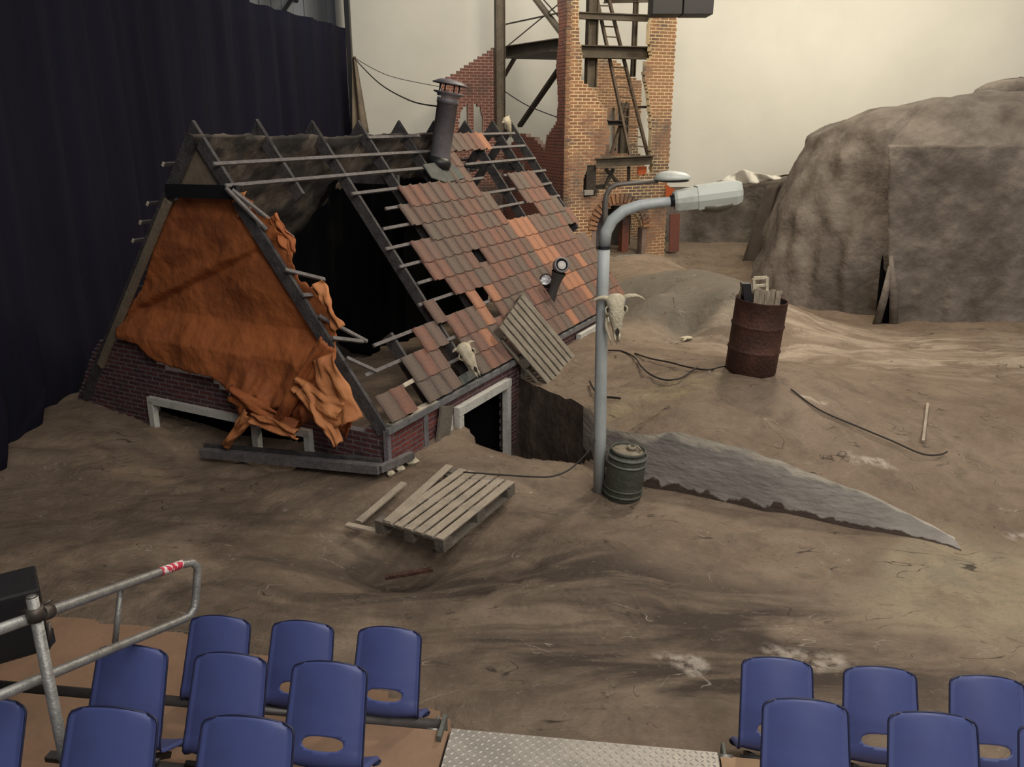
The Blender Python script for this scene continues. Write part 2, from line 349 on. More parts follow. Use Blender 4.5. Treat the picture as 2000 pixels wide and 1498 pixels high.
def HP(s, u, z): return np.array([R0[0], R0[1], 0])+r_*s+g_*u+up_*z
def GP(px, py, s=0): q = onpl(px, py, R0+r_*s, r_)-R0; return float(q@g_), float(q[2]+HE)   # gable plane (u, z)
def WP(px, py): q = onpl(px, py, R0, g_)-R0; return float(q@r_), float(q[2]+HE)

# ---------------------------------------------------------------- ground
FX = [-14, .06, .45, .79, 1.10, 1.47, 2.0, 2.68, 3.58, 4.34, 4.82, 9, 16]
FY = [11.2, 11.2, 10.55, 9.9, 9.05, 8.55, 8.2, 7.80, 7.41, 7.09, 6.9, 5.4, 3.2]
def yf(x): return np.interp(x, FX, FY)
front = [(770, 910, .2), (660, 915, .12), (560, 905, .05), (440, 895, -.03), (380, 858, .02), (300, 832, .11), (200, 790, .22), (150, 790, .25), (60, 900, .1),
 (0, 970, 0), (-120, 1000, 0), (-200, 900, .1), (250, 900, .03), (400, 1000, .0), (600, 1000, .05), (790, 920, .2), (850, 850, .28), (897, 820, .29),
 (860, 960, .12), (940, 905, .14), (700, 1080, -.05), (880, 1090, -.1), (960, 1010, .03), (1050, 1000, .06), (1100, 1060, .1), (1000, 1200, .12), (1200, 1150, .16),
 (1400, 1100, .06), (1500, 1200, .02), (1300, 1350, -.06), (1000, 1350, -.02), (1000, 1420, -.03), (700, 1200, .0), (560, 1060, -.03), (500, 1150, .12), (300, 1080, .06), (330, 1235, 0), (600, 1310, .0),
 (850, 1400, .0), (100, 1150, .03), (1700, 1100, .02), (1900, 1200, .05), (1950, 1380, .04), (1600, 1350, .02), (1170, 960, 0.02), (1215, 985, .02), (1400, 985, 0), (1600, 1025, 0), (1450, 1480, .02),
 (1800, 1055, 0), (1990, 1090, 0), (2200, 1200, 0), (0, 1190, .0), (0, 1350, -.06), (400, 1400, -.1), (600, 1480, -.1), (-300, 1200, 0)]
fpts = [tuple(atz(a, b, c)) for a, b, c in front]
for s, u, z in ((.5, 1.2, .2), (1, 2.4, .15), (1, 4.2, .2), (2.2, 1.5, .3), (2.2, .35, -.2), (3, 3, .3), (2.4, 4.4, .2), (3.2, 1.2, .3), (0.3, 5.6, .25), (2.5, 6, .3), (0, 0, .22), (0, 1.5, .08), (0, 2.9, -.03), (0, 3.7, .1), (0, 4.7, .2)):
    fpts.append(tuple(HP(s, u, z)))
for q in (HP(1.7, -.15, .12), HP(2.0, -.12, -.1), HP(2.45, -.1, -.42), HP(2.8, -.1, -.45), HP(2.9, -.35, -.35), HP(2.75, -.7, -.3)): fpts.append(tuple(q))
for a, b, c in ((940, 862, .12), (985, 876, 0.0), (1060, 892, -.02), (1115, 904, 0.0), (1150, 925, 0.0)): fpts.append(tuple(atz(a, b, c)))
fpts += [(.25, 10.55, -.42), (.48, 10.2, -.36), (.66, 9.75, -.2), (.78, 9.45, -.05)]
fpts += [(6, 3.5, 0), (-6, 3, 0), (9, 5, 0), (12, 3, 0), (-8, 8, .1), (-8, 12, .2), (-10, 6, 0)]
back = [(1350, 850, .62), (1200, 850, .45), (1126, 857, .38), (1090, 830, .38), (1050, 795, .38), (1500, 900, .45), (1600, 940, .31), (1700, 965, .24), (1820, 1020, .1), (1990, 1085, 0), (1480, 740, .85), (1400, 790, .78),
 (1250, 700, .62), (1300, 760, .72), (1350, 810, .74), (1180, 790, .55), (1150, 690, .55), (1700, 800, .5), (1900, 900, .25), (1850, 760, .38), (1700, 660, .32), (1900, 650, .3), (1600, 622, .32), (1540, 600, .34),
 (1190, 508, .6), (1300, 503, .85), (1370, 530, 1.15), (1430, 572, 1.12), (1415, 615, .85), (1300, 585, .98), (1210, 570, .78), (1210, 625, .46), (1330, 652, .42), (1440, 665, .46),
 (2100, 900, .2), (2200, 700, .3), (1100, 740, .42), (1550, 820, .62), (1650, 880, .42), (1520, 700, .68), (1500, 545, .45), (2300, 1000, .1)]
bpts = [tuple(atz(a, b, c)) for a, b, c in back]
for s, u, z in ((3.2, 0, .42), (4, 0, .4), (5, 0, .45), (6.3, 0, .5), (7.5, 0, .55), (4, 2.5, .35), (6, 2.5, .4), (3.5, 4.5, .3), (8, 1, .6), (8, 4, .5), (5, 5, .4), (9.5, 2, .6)):
    bpts.append(tuple(HP(s, u, z)))
for px, by, z in ((1200, 925, .42), (1350, 963, .62), (1430, 980, .60), (1500, 997, .54), (1600, 1018, .44), (1700, 1036, .34), (1800, 1052, .17)):
    q = atz(px, by, 0); bpts.append((q[0], yf(q[0])+.18, z))
bpts += [(-8, 12, .2), (-8, 18, .4), (-4, 20, .5), (0, 22, .6), (2, 24, .6), (6, 22, .5), (10, 20, .4), (14, 16, .3), (12, 8, .2), (-6, 25, .5), (8, 26, .5), (14, 26, .4), (3, 21.5, .6), (4.7, 18.9, .2), (5.6, 20.5, .2), (3.9, 20.0, .35), (5.3, 17.2, .3)]
def tps_fit(P, lam=.02):
    P = np.array(P); n = len(P); d = np.linalg.norm(P[:, None, :2]-P[None, :, :2], axis=2)
    K = np.where(d > 0, d**2*np.log(np.maximum(d, 1e-9)), 0)+lam*np.eye(n)
    Q = np.c_[np.ones(n), P[:, :2]]; A = np.block([[K, Q], [Q.T, np.zeros((3, 3))]])
    return P, np.linalg.solve(A, np.r_[P[:, 2], 0, 0, 0])
def tps(F, x, y):
    P, c = F; x = np.atleast_1d(np.asarray(x, float)); y = np.atleast_1d(np.asarray(y, float)); out = np.empty(len(x))
    for i in range(0, len(x), 20000):
        a = x[i:i+20000]; b = y[i:i+20000]
        d = np.hypot(a[:, None]-P[None, :, 0], b[:, None]-P[None, :, 1])
        k = np.where(d > 0, d**2*np.log(np.maximum(d, 1e-9)), 0)
        out[i:i+20000] = k@c[:-3]+c[-3]+c[-2]*a+c[-1]*b
    return np.clip(out, -.55, 1.25)
FF = tps_fit(fpts); FB = tps_fit(bpts)
FACE = .16
def gz(x, y):
    x = np.atleast_1d(np.asarray(x, float)); y = np.atleast_1d(np.asarray(y, float)); v = y-yf(x)
    k = np.clip(v/FACE, 0, 1)
    zf = tps(FF, x, y); zb = tps(FB, x, y)
    hz = np.clip((x+1.2)/1.2, 0, 1)          # under the house the two halves blend smoothly
    k2 = np.clip((v+1.5)/3, 0, 1)
    k = k*hz+k2*(1-hz)
    return zf*(1-k)+zb*k
EX = [-9, -4.28, -2.74, -1.6, -.53, -.2, .0, 1.0, 1.4, 14]; EY = [6.3, 6.0, 5.68, 5.25, 4.73, 4.35, 4.12, 4.0, 3.9, 2.4]
def gz1(x, y): return float(gz(x, y)[0])

xs = np.concatenate([np.arange(-9, -4.5, .14), np.arange(-4.5, 5.6, .065), np.arange(5.6, 14.01, .14)])
vs0 = np.concatenate([np.arange(-7.5, -5.0, .1), np.arange(-5, -.35, .065), np.arange(-.35, -.001, .04), [FACE*k/8 for k in range(9)], np.arange(FACE+.05, 3.5, .065), np.arange(3.5, 17.5, .14)])
X, Vv = np.meshgrid(xs, vs0); Y = yf(X)+Vv
Z = gz(X.ravel(), Y.ravel()).reshape(X.shape)
Nz = np.empty(Z.size); xr, yr = X.ravel(), Y.ravel()
for i in range(Z.size):
    x, y = float(xr[i]), float(yr[i])
    a = noise.noise(Vector((x*.9, y*1.1, 1.7)))*.045+noise.noise(Vector((x*1.3+y*.9, y*3.2-x*1.0, 5)))*.022
    c = noise.noise(Vector((x*.7+2, y*2.2+x*.8, 9.)))
    a += -.035*max(0, 1-abs(c)*9)            # creases in the cloth
    Nz[i] = a+noise.noise(Vector((x*7, y*7, 2)))*.006
Z = Z+Nz.reshape(Z.shape)*(1-.7*np.exp(-((X+3)**2+(Y-4.6)**2)/4))
HEx = [-.72, -.5, -.39, -.095, .374, .77, 1.0]; HEy = [9.75, 9.70, 9.45, 9.46, 9.29, 9.15, 9.35]
UU = -(X-R0[0])*math.cos(TH)+(Y-R0[1])*math.sin(TH)
Z -= np.where((X > -.75) & (X < 1.02) & (Vv < .02) & (UU < .55), np.clip((Y-np.interp(X, HEx, HEy))*3, 0, .48)*np.clip((1.02-X)/.3, 0, 1)*np.clip((X+.75)/.12, 0, 1), 0)
Z -= .20*np.exp(-(((X+1.15)/.55)**2+((Y-6.85)/.45)**2))
EYX = np.interp(X, EX, EY); Z = np.where(Y > EYX, np.maximum(Z, .012+.02*np.clip((Y-EYX)*3, 0, 1)-np.clip(Y-6.2, 0, 9)*.7), np.minimum(Z, .012-1.2*np.clip(EYX-Y, 0, .2)))
nr, nc = X.shape
r0 = int(np.where(np.abs(vs0) < 1e-9)[0][0])
# the ragged top lip of the bank
for i in range(r0+5, r0+9): Z[i] += np.array([noise.noise(Vector((float(x)*3.1, 4.2, 0)))*.06*float(np.clip((4.3-x)/2, 0, 1))*(x > .9) for x in xs])
co = np.stack([X, Y, Z], -1).reshape(-1, 3)
fl, bk = [], []
for i in range(nr-1):
    for j in range(nc-1):
        f = (i*nc+j, i*nc+j+1, (i+1)*nc+j+1, (i+1)*nc+j)
        if r0 <= i < r0+8 and -.3 < xs[j] < 4.3: bk.append(f)
        else: fl.append(f)
def gridmesh(name, faces, mats, matfn=None):
    used = sorted({i for f in faces for i in f}); mp = {u: k for k, u in enumerate(used)}
    me = bpy.data.meshes.new(name); me.from_pydata([tuple(co[u]) for u in used], [], [tuple(mp[i] for i in f) for f in faces])
    for m_ in mats: me.materials.append(m_)
    me.polygons.foreach_set('use_smooth', [True]*len(faces))
    at = me.attributes.new('rowf', 'FLOAT', 'POINT'); at.data.foreach_set('value', [float(np.clip((u//nc-r0)/8, 0, 1)) for u in used])
    if matfn: me.polygons.foreach_set('material_index', [matfn(f) for f in faces])
    return put(name, me)
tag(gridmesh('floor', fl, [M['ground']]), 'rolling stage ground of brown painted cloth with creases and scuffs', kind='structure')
def bankmat(f):
    x = float(co[f[0]][0]); row = f[0]//nc-r0
    if x < .86: return 1
    return 0
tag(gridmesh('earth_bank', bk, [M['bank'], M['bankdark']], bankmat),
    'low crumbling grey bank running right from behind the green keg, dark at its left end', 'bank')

# plywood floor below the seats
mb = MB(); mb.box((-.5, 3.6, -.03), (6.8, 0, 0), (0, 2.55, 0), (0, 0, .03)); tag(mb.build('floor', M['ply']), 'flat brown plywood floor at the foot of the seating', kind='structure')

# ---------------------------------------------------------------- back wall, left wall, curtain
def sheet(name, m_, P, nu, nv, fn, parent=None, thick=.01, smooth=True):
    """P(u,v)->point, fn(u,v)->(ou,ov,on) optional; grid sheet with real thickness"""
    mb = MB(); vs_ = [P(i/nu, j/nv) for j in range(nv+1) for i in range(nu+1)]
    fs = [(j*(nu+1)+i, j*(nu+1)+i+1, (j+1)*(nu+1)+i+1, (j+1)*(nu+1)+i) for j in range(nv) for i in range(nu) if fn is None or fn((i+.5)/nu, (j+.5)/nv)]
    mb.add(vs_, fs); o = mb.build(name, m_, parent, smooth)
    if thick:
        s = o.modifiers.new('solid', 'SOLIDIFY'); s.thickness = thick; s.offset = 0
    return o
def sheet_poly(name, m_, P3, poly, cell, parent=None, thick=.008, hole=None, jit=0):
    """grid sheet over a 2D polygon, border vertices pulled onto the outline; P3(a,b)->point"""
    a0 = min(p[0] for p in poly)-cell; a1 = max(p[0] for p in poly)+cell; b0 = min(p[1] for p in poly)-cell; b1 = max(p[1] for p in poly)+cell
    na = int((a1-a0)/cell)+1; nb = int((b1-b0)/cell)+1; keepc = {}
    for j in range(nb):
        for i in range(na):
            a, b = a0+(i+.5)*cell, b0+(j+.5)*cell
            if inpoly(a, b, poly) and not (hole and inpoly(a, b, hole)): keepc[(i, j)] = 1
    verts = {}; cnt = {}
    for (i, j) in keepc:
        for q in ((i, j), (i+1, j), (i+1, j+1), (i, j+1)): cnt[q] = cnt.get(q, 0)+1
    segs = [(poly[k], poly[(k+1) % len(poly)]) for k in range(len(poly))]+([(hole[k], hole[(k+1) % len(hole)]) for k in range(len(hole))] if hole else [])
    mb = MB(); idx = {}
    for q, c in cnt.items():
        a, b = a0+q[0]*cell, b0+q[1]*cell
        if c < 4:
            best = (1e9, a, b)
            for (p, s) in segs:
                dx, dy = s[0]-p[0], s[1]-p[1]; L = dx*dx+dy*dy+1e-12; t_ = min(max(((a-p[0])*dx+(b-p[1])*dy)/L, 0), 1)
                xx, yy = p[0]+t_*dx, p[1]+t_*dy; d = math.hypot(a-xx, b-yy)
                if d < best[0]: best = (d, xx, yy)
            if best[0] < cell*1.5: a, b = best[1], best[2]
            if jit: a += jit*noise.noise(Vector((a*13, b*13, 3))); b += jit*noise.noise(Vector((a*13, b*13, 9)))
        idx[q] = len(mb.v); mb.v.append(tuple(float(x) for x in P3(a, b)))
    for (i, j) in keepc: mb.f.append((idx[(i, j)], idx[(i+1, j)], idx[(i+1, j+1)], idx[(i, j+1)]))
    o = mb.build(name, m_, parent, True)
    if thick: s = o.modifiers.new('solid', 'SOLIDIFY'); s.thickness = thick; s.offset = 0
    return o
def cycP(u, v):
    x = -5.2+u*22; z = -.2+v*9.5
    y = 26.5-2.5*max(0, (x-9)/9)**2
    y += .10*noise.noise(Vector((x*.45, z*.12, 3)))+.05*noise.noise(Vector((x*1.3, z*.2, 7)))*max(0, 1-z/6)
    return (x, y, z)
tag(sheet('wall_back', M['cyc'], cycP, 90, 24, None), 'tall pale cream backdrop cloth closing the back of the hall', kind='structure')
CX = [3, 6.5, 8.2, 10.5, 12, 15, 19.4, 25.6]; CXX = [-5.3, -5.45, -5.75, -6.05, -6.2, -6.2, -5.95, -4.75]
def curP(u, v):
    y = 2.5+u*23.1; x = np.interp(y, CX, CXX)
    z = -.25+v*(6.42+.25)
    k = 1-.25*v
    x += k*(.09*math.sin(y*5.2+1.1*math.sin(y*.9))+.07*math.sin(y*11.3+2*math.sin(y*2.1))*.5)+.10*noise.noise(Vector((y*1.1, z*.12, 0)))
    if z < .6: x -= .3*(.6-z)
    return (x, y+.25*(1-v)*math.sin(y), z)
tag(sheet('navy_curtain', M['navy'], curP, 560, 14, None, thick=.004), 'huge navy blue pleated curtain hanging along the left side', 'curtain')
# metal hall wall behind the curtain, with ribs, and the truss above
mb = MB()
for i in range(60):
    y = 1+i*.5; mb.box((-8.1, y, 4.5), (.03, 0, 0), (0, .17, 0), (0, 0, 4.7)); mb.box((-8.16, y+.25, 4.5), (.03, 0, 0), (0, .1, 0), (0, 0, 4.7))
tag(mb.build('wall_left', M['sheet_metal']), 'grey ribbed metal hall wall showing above the curtain', kind='structure')
mb = MB()
for i in range(15): mb.box((-9.6+i*.34, 27.6+.06*(i % 2), 5), (.165, 0, 0), (0, .03, 0), (0, 0, 5.4))
tag(mb.build('wall_left', M['sheet_metal_pale']), 'pale grey upright metal cladding seen above the curtain near its far end', kind='structure')
t = thing('roof_truss', (-6.9, 21.4, 6.2), 'dark lattice truss crossing in front of the metal wall above the curtain', 'truss')
pl = lambda px, py: onpl(px, py, (-6.6, 0, 0), np.array([1., 0, 0]))
for a, b, rr in (((548, 30), (600, -45), .06), ((560, -30), (606, 45), .07), ((602, -40), (640, -60), .06), ((606, 45), (640, 95), .05)):
    MB().tube([pl(*a), pl(*b)], rr, 8).build('chord' if a[0] < 600 else 'brace', M['blackm'], t)
tag(MB().tube([pl(603, 36), pl(609, 50)], .07, 8).build('fitting', M['chrome'], t), 'bright metal fitting')
e0 = np.array([-4.65, 25.5, 0]); 
tag(MB().box((-4.72, 25.75, 5), (.07, 0, 0), (0, .12, 0), (0, 0, 5.2)).build('backdrop_pole', M['blackm']), 'thin dark upright between navy curtain and pale backdrop', 'pole')
# brown flap between curtain edge and cyc
def flP(u, v):
    a = onpl(688+u*(6+26*(1-v)), 110+(1-v)*150, (0, 24.8, 0), np.array([0, 1., 0])); a[1] += .1*math.sin(u*7)
    return a
tag(sheet('backdrop_flap', M['tanboard'], flP, 8, 10, None, thick=.01), 'narrow tan wedge of cloth at the right edge of the navy curtain', 'cloth')

# ---------------------------------------------------------------- brick wall builder
brick_cache = {}
def brick_mesh(bl, bh, bd, m_, k, jt=.011):
    key = (bl, bh, m_.name, k, jt)
    if key not in brick_cache:
        rnd = random.Random(k*17+3); mb = MB(); j = lambda: rnd.uniform(-.0025, .0025)
        x, z = bl/2-jt/2, bh/2-jt/2
        vs_ = [(sx*x+j(), sy, sz*z+j()) for sy in (0, -bd) for sz in (-1, 1) for sx in (-1, 1)]
        vs_ = [(a*(1 if b == 0 else .97), b, c*(1 if b == 0 else .93)) for a, b, c in vs_]
        mb.add(vs_, [(4, 5, 7, 6), (0, 4, 6, 2), (1, 3, 7, 5), (2, 6, 7, 3), (0, 1, 5, 4)])
        brick_cache[key] = mb.mesh('brick', m_)
    return brick_cache[key]
def brick_wall(name, parent, org, U, N, u0, u1, w0, w1, keep, bl, bh, mbrick, mmort, maxb=300, thick=.1, jt=.013, bd=.010, altm=None, label=None, grp=None):
    """running-bond wall in plane org+U*u+Z*w; N points to the viewer; each brick a sub-part, joints recessed"""
    org = np.array(org, float); cells = []
    nw = int((w1-w0)/bh); 
    for j in range(nw):
        w_ = w0+(j+.5)*bh; off = (j % 2)*bl/2
        i = 0; u = u0-off
        while u < u1:
            a, b = max(u, u0), min(u+bl, u1)
            if b-a > .02:
                n8 = 8; ins = [keep(a+(b-a)*(q+.5)/n8, w_) for q in range(n8)]+[False]; st_ = None
                for q in range(n8+1):
                    if ins[q] and st_ is None: st_ = q
                    if not ins[q] and st_ is not None:
                        if (q-st_)*(b-a)/n8 > .035: cells.append((a+(b-a)*st_/n8, a+(b-a)*q/n8, w_))
                        st_ = None
            u += bl
    mb = MB()
    for a, b, w_ in cells:
        c = org+U*(a+b)/2+up_*w_-N*(thick/2)
        mb.box(c, U*(b-a)/2, N*thick/2, up_*bh/2)
    wall = mb.build(name, mmort, parent)
    if label: wall['label'] = label
    cam_ = np.array([0, 0, H])
    cells.sort(key=lambda c: np.linalg.norm(org+U*c[0]+up_*c[2]-cam_))
    rest = MB()
    for k, (a, b, w_) in enumerate(cells):
        c = org+U*(a+b)/2+up_*w_
        mm = altm((a+b)/2, w_) if altm else mbrick
        if k < maxb:
            full = (b-a) > bl*.99
            me = brick_mesh(bl if full else bl/2, bh, bd, mm, k % 4, jt)
            x = U*((1 if full else (b-a)/(bl/2)))
            put('brick', me, wall, basis(c, x, -N, up_))
        else:
            rest.box(c+N*bd/2, U*((b-a)/2-jt/2), N*bd/2, up_*(bh/2-jt/2))
    if rest.v:
        o = rest.build('bricks', mbrick, wall); o['kind'] = 'stuff'
    return wall

# ---------------------------------------------------------------- the sunken house
house = thing('ruined_house', R0*[1, 1, 0]+up_*.1, 'half-sunk brick house with broken rafters and gappy red tiled roof', 'house')
Ss = [k*.985 for k in range(8)]+[7.6]
# rafters
def rafter(side, s, d0, d1, wd=.045, dp=.15, name='rafter'):
    f = RS if side == 'r' else LS; nn = n_ if side == 'r' else n2_
    cut = dp*1.33 if d1 > SL-.1 else 0
    e = r_*wd/2; P8 = []
    for (dd, off) in ((d0, 0), (d1, 0), (d1-cut, -dp), (d0, -dp)): P8 += [f(s, dd, off)-e, f(s, dd, off)+e]
    return MB().add(P8, [(0, 1, 3, 2), (2, 3, 5, 4), (4, 5, 7, 6), (6, 7, 1, 0), (0, 2, 4, 6), (1, 7, 5, 3)]).build(name, M['darkwood'], house)
for k, s in enumerate(Ss):
    if k == 1:
        q = RP(597, 378); rafter('r', s, q[1], SL+.02); rafter('r', s, -.02, RP(768, 648)[1])
    elif k == 8: rafter('r', s, 1.6, SL-.02)
    else: rafter('r', s, -.03, SL)
    rafter('l', s, 0.0 if k else -.5, SL)
    # gusset triangle at the ridge
    if k >= 1:
        a = RS(s, SL-.0, -.0); b = RS(s, SL-.36, -.0); c = LS(s, SL-.36, -.0)
        mb = MB(); e = r_*.012
        mb.add([a-e, b-e, c-e, a+e, b+e, c+e], [(0, 1, 2), (5, 4, 3), (0, 3, 4, 1), (1, 4, 5, 2), (2, 5, 3, 0)])
        mb.build('ridge_gusset', M['darkwood'], house)
# collar beams
MB().beam(HP(-.04, HW*.5-.60, 3.15), HP(-.04, HW*.5+.50, 3.13), .05, .15).build('collar_beam', M['blackm'], house)
for k in (3, 5, 7):
    zc = 3.1; uu = (zc-HE)/(RIDGE-HE)*HW/2
    MB().beam(HP(Ss[k]+.05, uu, zc), HP(Ss[k]+.05, HW-uu, zc), .05, .13).build('collar_beam', M['darkwood'], house)
# rafter broken stub seen low between rows
# battens on the right slope
PIT = .28; D0 = .04
def batten(px0, py0, px1, py1, off=.0, o1=None, m_='batten'):
    a = RP(px0, py0, off); b = RP(px1, py1, off if o1 is None else o1)
    return MB().beam(RS(*a, off+.012), RS(*b, (off if o1 is None else o1)+.012), .042, .026, n_).build('batten', M[m_], house)
def battrow(j, s0, s1):
    d = D0+PIT*j+.02
    MB().beam(RS(s0, d, .012), RS(s1, d, .012), .042, .026, n_).build('batten', M['batten'], house)
rows = {0: [(0, 2), (3, 6), (8, 30)], 1: [(3, 6), (8, 30)], 2: [(5, 7), (8, 12), (13, 30)], 3: [(7, 8), (11, 12), (13, 30)], 4: [(10, 30)], 5: [(9, 14), (15, 28)],
        6: [(9, 30)], 7: [(11, 20), (25, 29)], 8: [(10, 20), (24, 28)], 9: [(11, 19), (24, 28)], 10: [(17, 19)], 11: [(17, 19)], 12: [(18, 24)]}
bat = {1: (.9, 7.6), 2: (.14, 7.6), 3: (.55, 7.6), 4: (1.75, 7.6), 5: (2.0, 7.6), 6: (1.85, 7.6), 7: (1.8, 7.6), 8: (2.0, 7.6), 9: (2.3, 7.6), 10: (1.82, 5.3), 11: (-.14, 4.3), 12: (-.12, 4.3), 13: (2.9, 4.2)}
for j, (a, b) in bat.items(): battrow(j, a, b)
battrow(10, 6.0, 7.7); battrow(11, 5.0, 7.6); battrow(12, 4.5, 7.5); battrow(13, 5.6, 7.4)
for a in ((452, 372, 572, 466), (556, 528, 633, 547), (590, 578, 636, 575), (622, 618, 716, 668), (648, 661, 708, 668), (676, 700, 735, 727), (440, 368, 520, 450)):
    batten(*a, off=.03, o1=.03)
# left slope battens with their pale sawn ends sticking past the gable
for j in range(2, 14):
    d = D0+PIT*j
    MB().beam(LS(-.16 if j in (8, 9, 10, 12) else .0, d, .012), LS(7.5, d, .012), .042, .026, n2_).build('batten', M['darkwood'], house)
    if j in (8, 9, 10, 12): MB().beam(LS(-.17, d, .012), LS(-.162, d, .012), .05, .03, n2_).build('batten_end', M['palewood'], house)
# ridge board and wall plates
MB().beam(HP(0, 0+.02, HE-.03), HP(7.6, .02, HE-.03), .12, .05).build('wall_plate', M['darkwood'], house)
# tiles
def tile_mesh(m_):
    prof = [(0, .022), (.02, .040), (.045, .046), (.068, .036), (.085, .012), (.11, .002), (.16, .0), (.21, .002), (.235, .012), (.256, .022)]
    mb = MB(); vs_ = []; th = .014; LT = .345
    for y, lift in ((0, .022), (LT, .0)):
        for x, z in prof: vs_.append((x-.003, y-.03, z+lift+.025))
        for x, z in prof: vs_.append((x-.003, y-.03, z+lift+.025-th))
    n = len(prof); f = []
    for i in range(n-1):
        f += [(i, i+1, 2*n+i+1, 2*n+i), (n+i+1, n+i, 3*n+i, 3*n+i+1), (i+1, i, n+i, n+i+1), (2*n+i, 2*n+i+1, 3*n+i+1, 3*n+i)]
    f += [(0, 2*n, 3*n, n), (n-1, 2*n-1, 4*n-1, 3*n-1)]
    mb.add(vs_, f); return mb.mesh('roof_tile', m_)
TM = tile_mesh(M['tile']); TO = tile_mesh(M['tileo'])
rt = random.Random(5); CW = .252
for j, sp_ in rows.items():
    for a, b in sp_:
        for i in range(a, b):
            s = .05+CW*i; d = D0+PIT*j
            ang = rt.gauss(0, .012); lift = rt.uniform(-.002, .003)
            orange = (j in (2, 3, 4, 5, 6) and 20 <= i-(.5*(6-j)) <= 22.4) or (j, i) in ((3, 11), (12, 23), (3, 13), (2, 11), (3, 26), (1, 10), (6, 20), (6, 22), (0, 20), (1, 24))
            xx = r_*math.cos(ang)+sd_*math.sin(ang); yy = sd_*math.cos(ang)-r_*math.sin(ang)
            put('roof_tile', TO if orange else TM, house, basis(RS(s, d, lift), xx, yy, n_))
# two slipped and broken tiles
for px, py, an in ((752, 392, .3), (905, 268, .5)):
    s, d = RP(px, py)
# interior roof lining on the far slope
def LPx(px, py): q = onpl(px, py, R0+g_*HW-n2_*.2, n2_)-R0-g_*HW; return float(q@r_), float(q@sl2_)
lin = [LPx(*p) for p in ((372, 262), (480, 262), (560, 268), (590, 262), (640, 266), (760, 262), (850, 260), (905, 262), (850, 352), (700, 352), (655, 352), (600, 440), (558, 512), (520, 470), (440, 380))]
s0, s1 = min(p[0] for p in lin)-.2, max(p[0] for p in lin)+.2; d0_, d1_ = min(p[1] for p in lin), max(p[1] for p in lin)
def linP(s, d):
    return LS(s, d, -.2+.05*noise.noise(Vector((s*1.7, d*2.5, 0)))+.02*noise.noise(Vector((s*6, d*6, 1))))
o = sheet_poly('roof_lining', M['lining'], linP, lin, .06, house, .008, jit=.03)
o['label'] = 'mottled tan and black roof lining'
q0, q1 = LPx(662, 350), LPx(560, 508)
tag(MB().beam(LS(*q0, -.26), LS(*q1, -.26), .13, .03, n2_).build('lining_board', M['tanboard'], house), 'pale tan board edging the lining')
# black cloth hanging inside under the ridge, bays 0-5
def DP(px, py): q = onpl(px, py, R0+g_*2.75, g_)-R0; return float(q@r_), float(q[2]+HE)
bpx = [(655, 352), (760, 345), (850, 352), (905, 350), (930, 470), (960, 560), (930, 660), (860, 690), (760, 700), (690, 690), (620, 640), (560, 520), (600, 440)]
dp = [DP(*p) for p in bpx]; a0, a1 = min(p[0] for p in dp), max(p[0] for p in dp); b0, b1 = min(p[1] for p in dp), max(p[1] for p in dp)
def dpP(s, z):
    return HP(s, 2.75+.06*math.sin(s*7)+.04*math.sin(s*17), z)
tag(sheet_poly('inner_cloth', M['black'], dpP, dp, .07, house, .006), 'black cloth hanging inside the roof')
# black sheets added to make the windows and lower loft read as unlit
mb = MB()
mb.box(HP(2.15, .16, -.12), r_*.85, g_*.01, up_*.72)
mb.build('window_dark_sheet', M['black'], house)
MB().box(HP(.35, 2.4, .0), r_*.01, g_*1.6, up_*.42).build('window_dark_sheet', M['black'], house)
MB().box(HP(5.3, 2.72, 1.5), r_*.9, g_*.01, up_*1.3).build('added_inner_panel', M['black'], house)
# gable wall: brick cells by polygon in the photograph
gpoly = [GP(*p) for p in ((775, 1000), (775, 845), (700, 838), (640, 826), (560, 805), (500, 790), (440, 765), (410, 738), (330, 722), (300, 702), (288, 672), (240, 662), (205, 655), (185, 680), (150, 782), (120, 1050))]
WIN1 = [GP(*p) for p in ((297, 790), (504, 826), (504, 1000), (297, 1000))]
def gz_house(u): return 0
wl = (GP(297, 790)[0], GP(612, 856)[0])     # left and right of window group
zt = .44
def gkeep(u, z):
    if not inpoly(u, z, gpoly): return False
    if wl[1] < u < wl[0] and z < zt: return False
    return True
brick_wall('gable_wall', house, HP(0, 0, 0), g_, -r_, 0.0, 5.35, -.42, 1.32, gkeep, .235, .06, M['brick'], M['mortar'], 300, .1, .018, .004)
# gable window frames: a wide opening and a narrow one
def fbar(a, b, w_=.09, d_=.07, nm='window_frame'): return bevel(MB().beam(a, b, w_, d_).build(nm, M['frame'], house), .008)
uL = wl[0]; uR = wl[1]; uM = GP(505, 850)[0]
MB().box(HP(-.03, (uL+uR)/2, zt+.02), g_*(uL-uR)/2, r_*.04, up_*.045).build('window_frame', M['frame'], house)
for uu in (uL-.04, uM, uR+.04):
    MB().box(HP(-.03, uu, zt-.36), g_*.045, r_*.04, up_*.38).build('window_frame', M['frame'], house)
# tan verge board down the left gable edge and tan peak board
MB().beam(LS(-.03, 2.98, -.12), LS(-.03, .2, -.12), .04, .1, n2_).build('verge_board', M['tanboard'], house)
pk = [GP(*p) for p in ((372, 262), (425, 352), (330, 352))]
mb = MB(); e = r_*.01
P3 = [HP(.06, u, z) for u, z in ((pk[0][0], pk[0][1]), (pk[1][0], pk[1][1]-.05), (pk[2][0], pk[2][1]-.05))]
mb.add([p-e for p in P3]+[p+e for p in P3], [(0, 1, 2), (5, 4, 3), (0, 3, 4, 1), (1, 4, 5, 2), (2, 5, 3, 0)]); mb.build('peak_board', M['tanboard'], house)
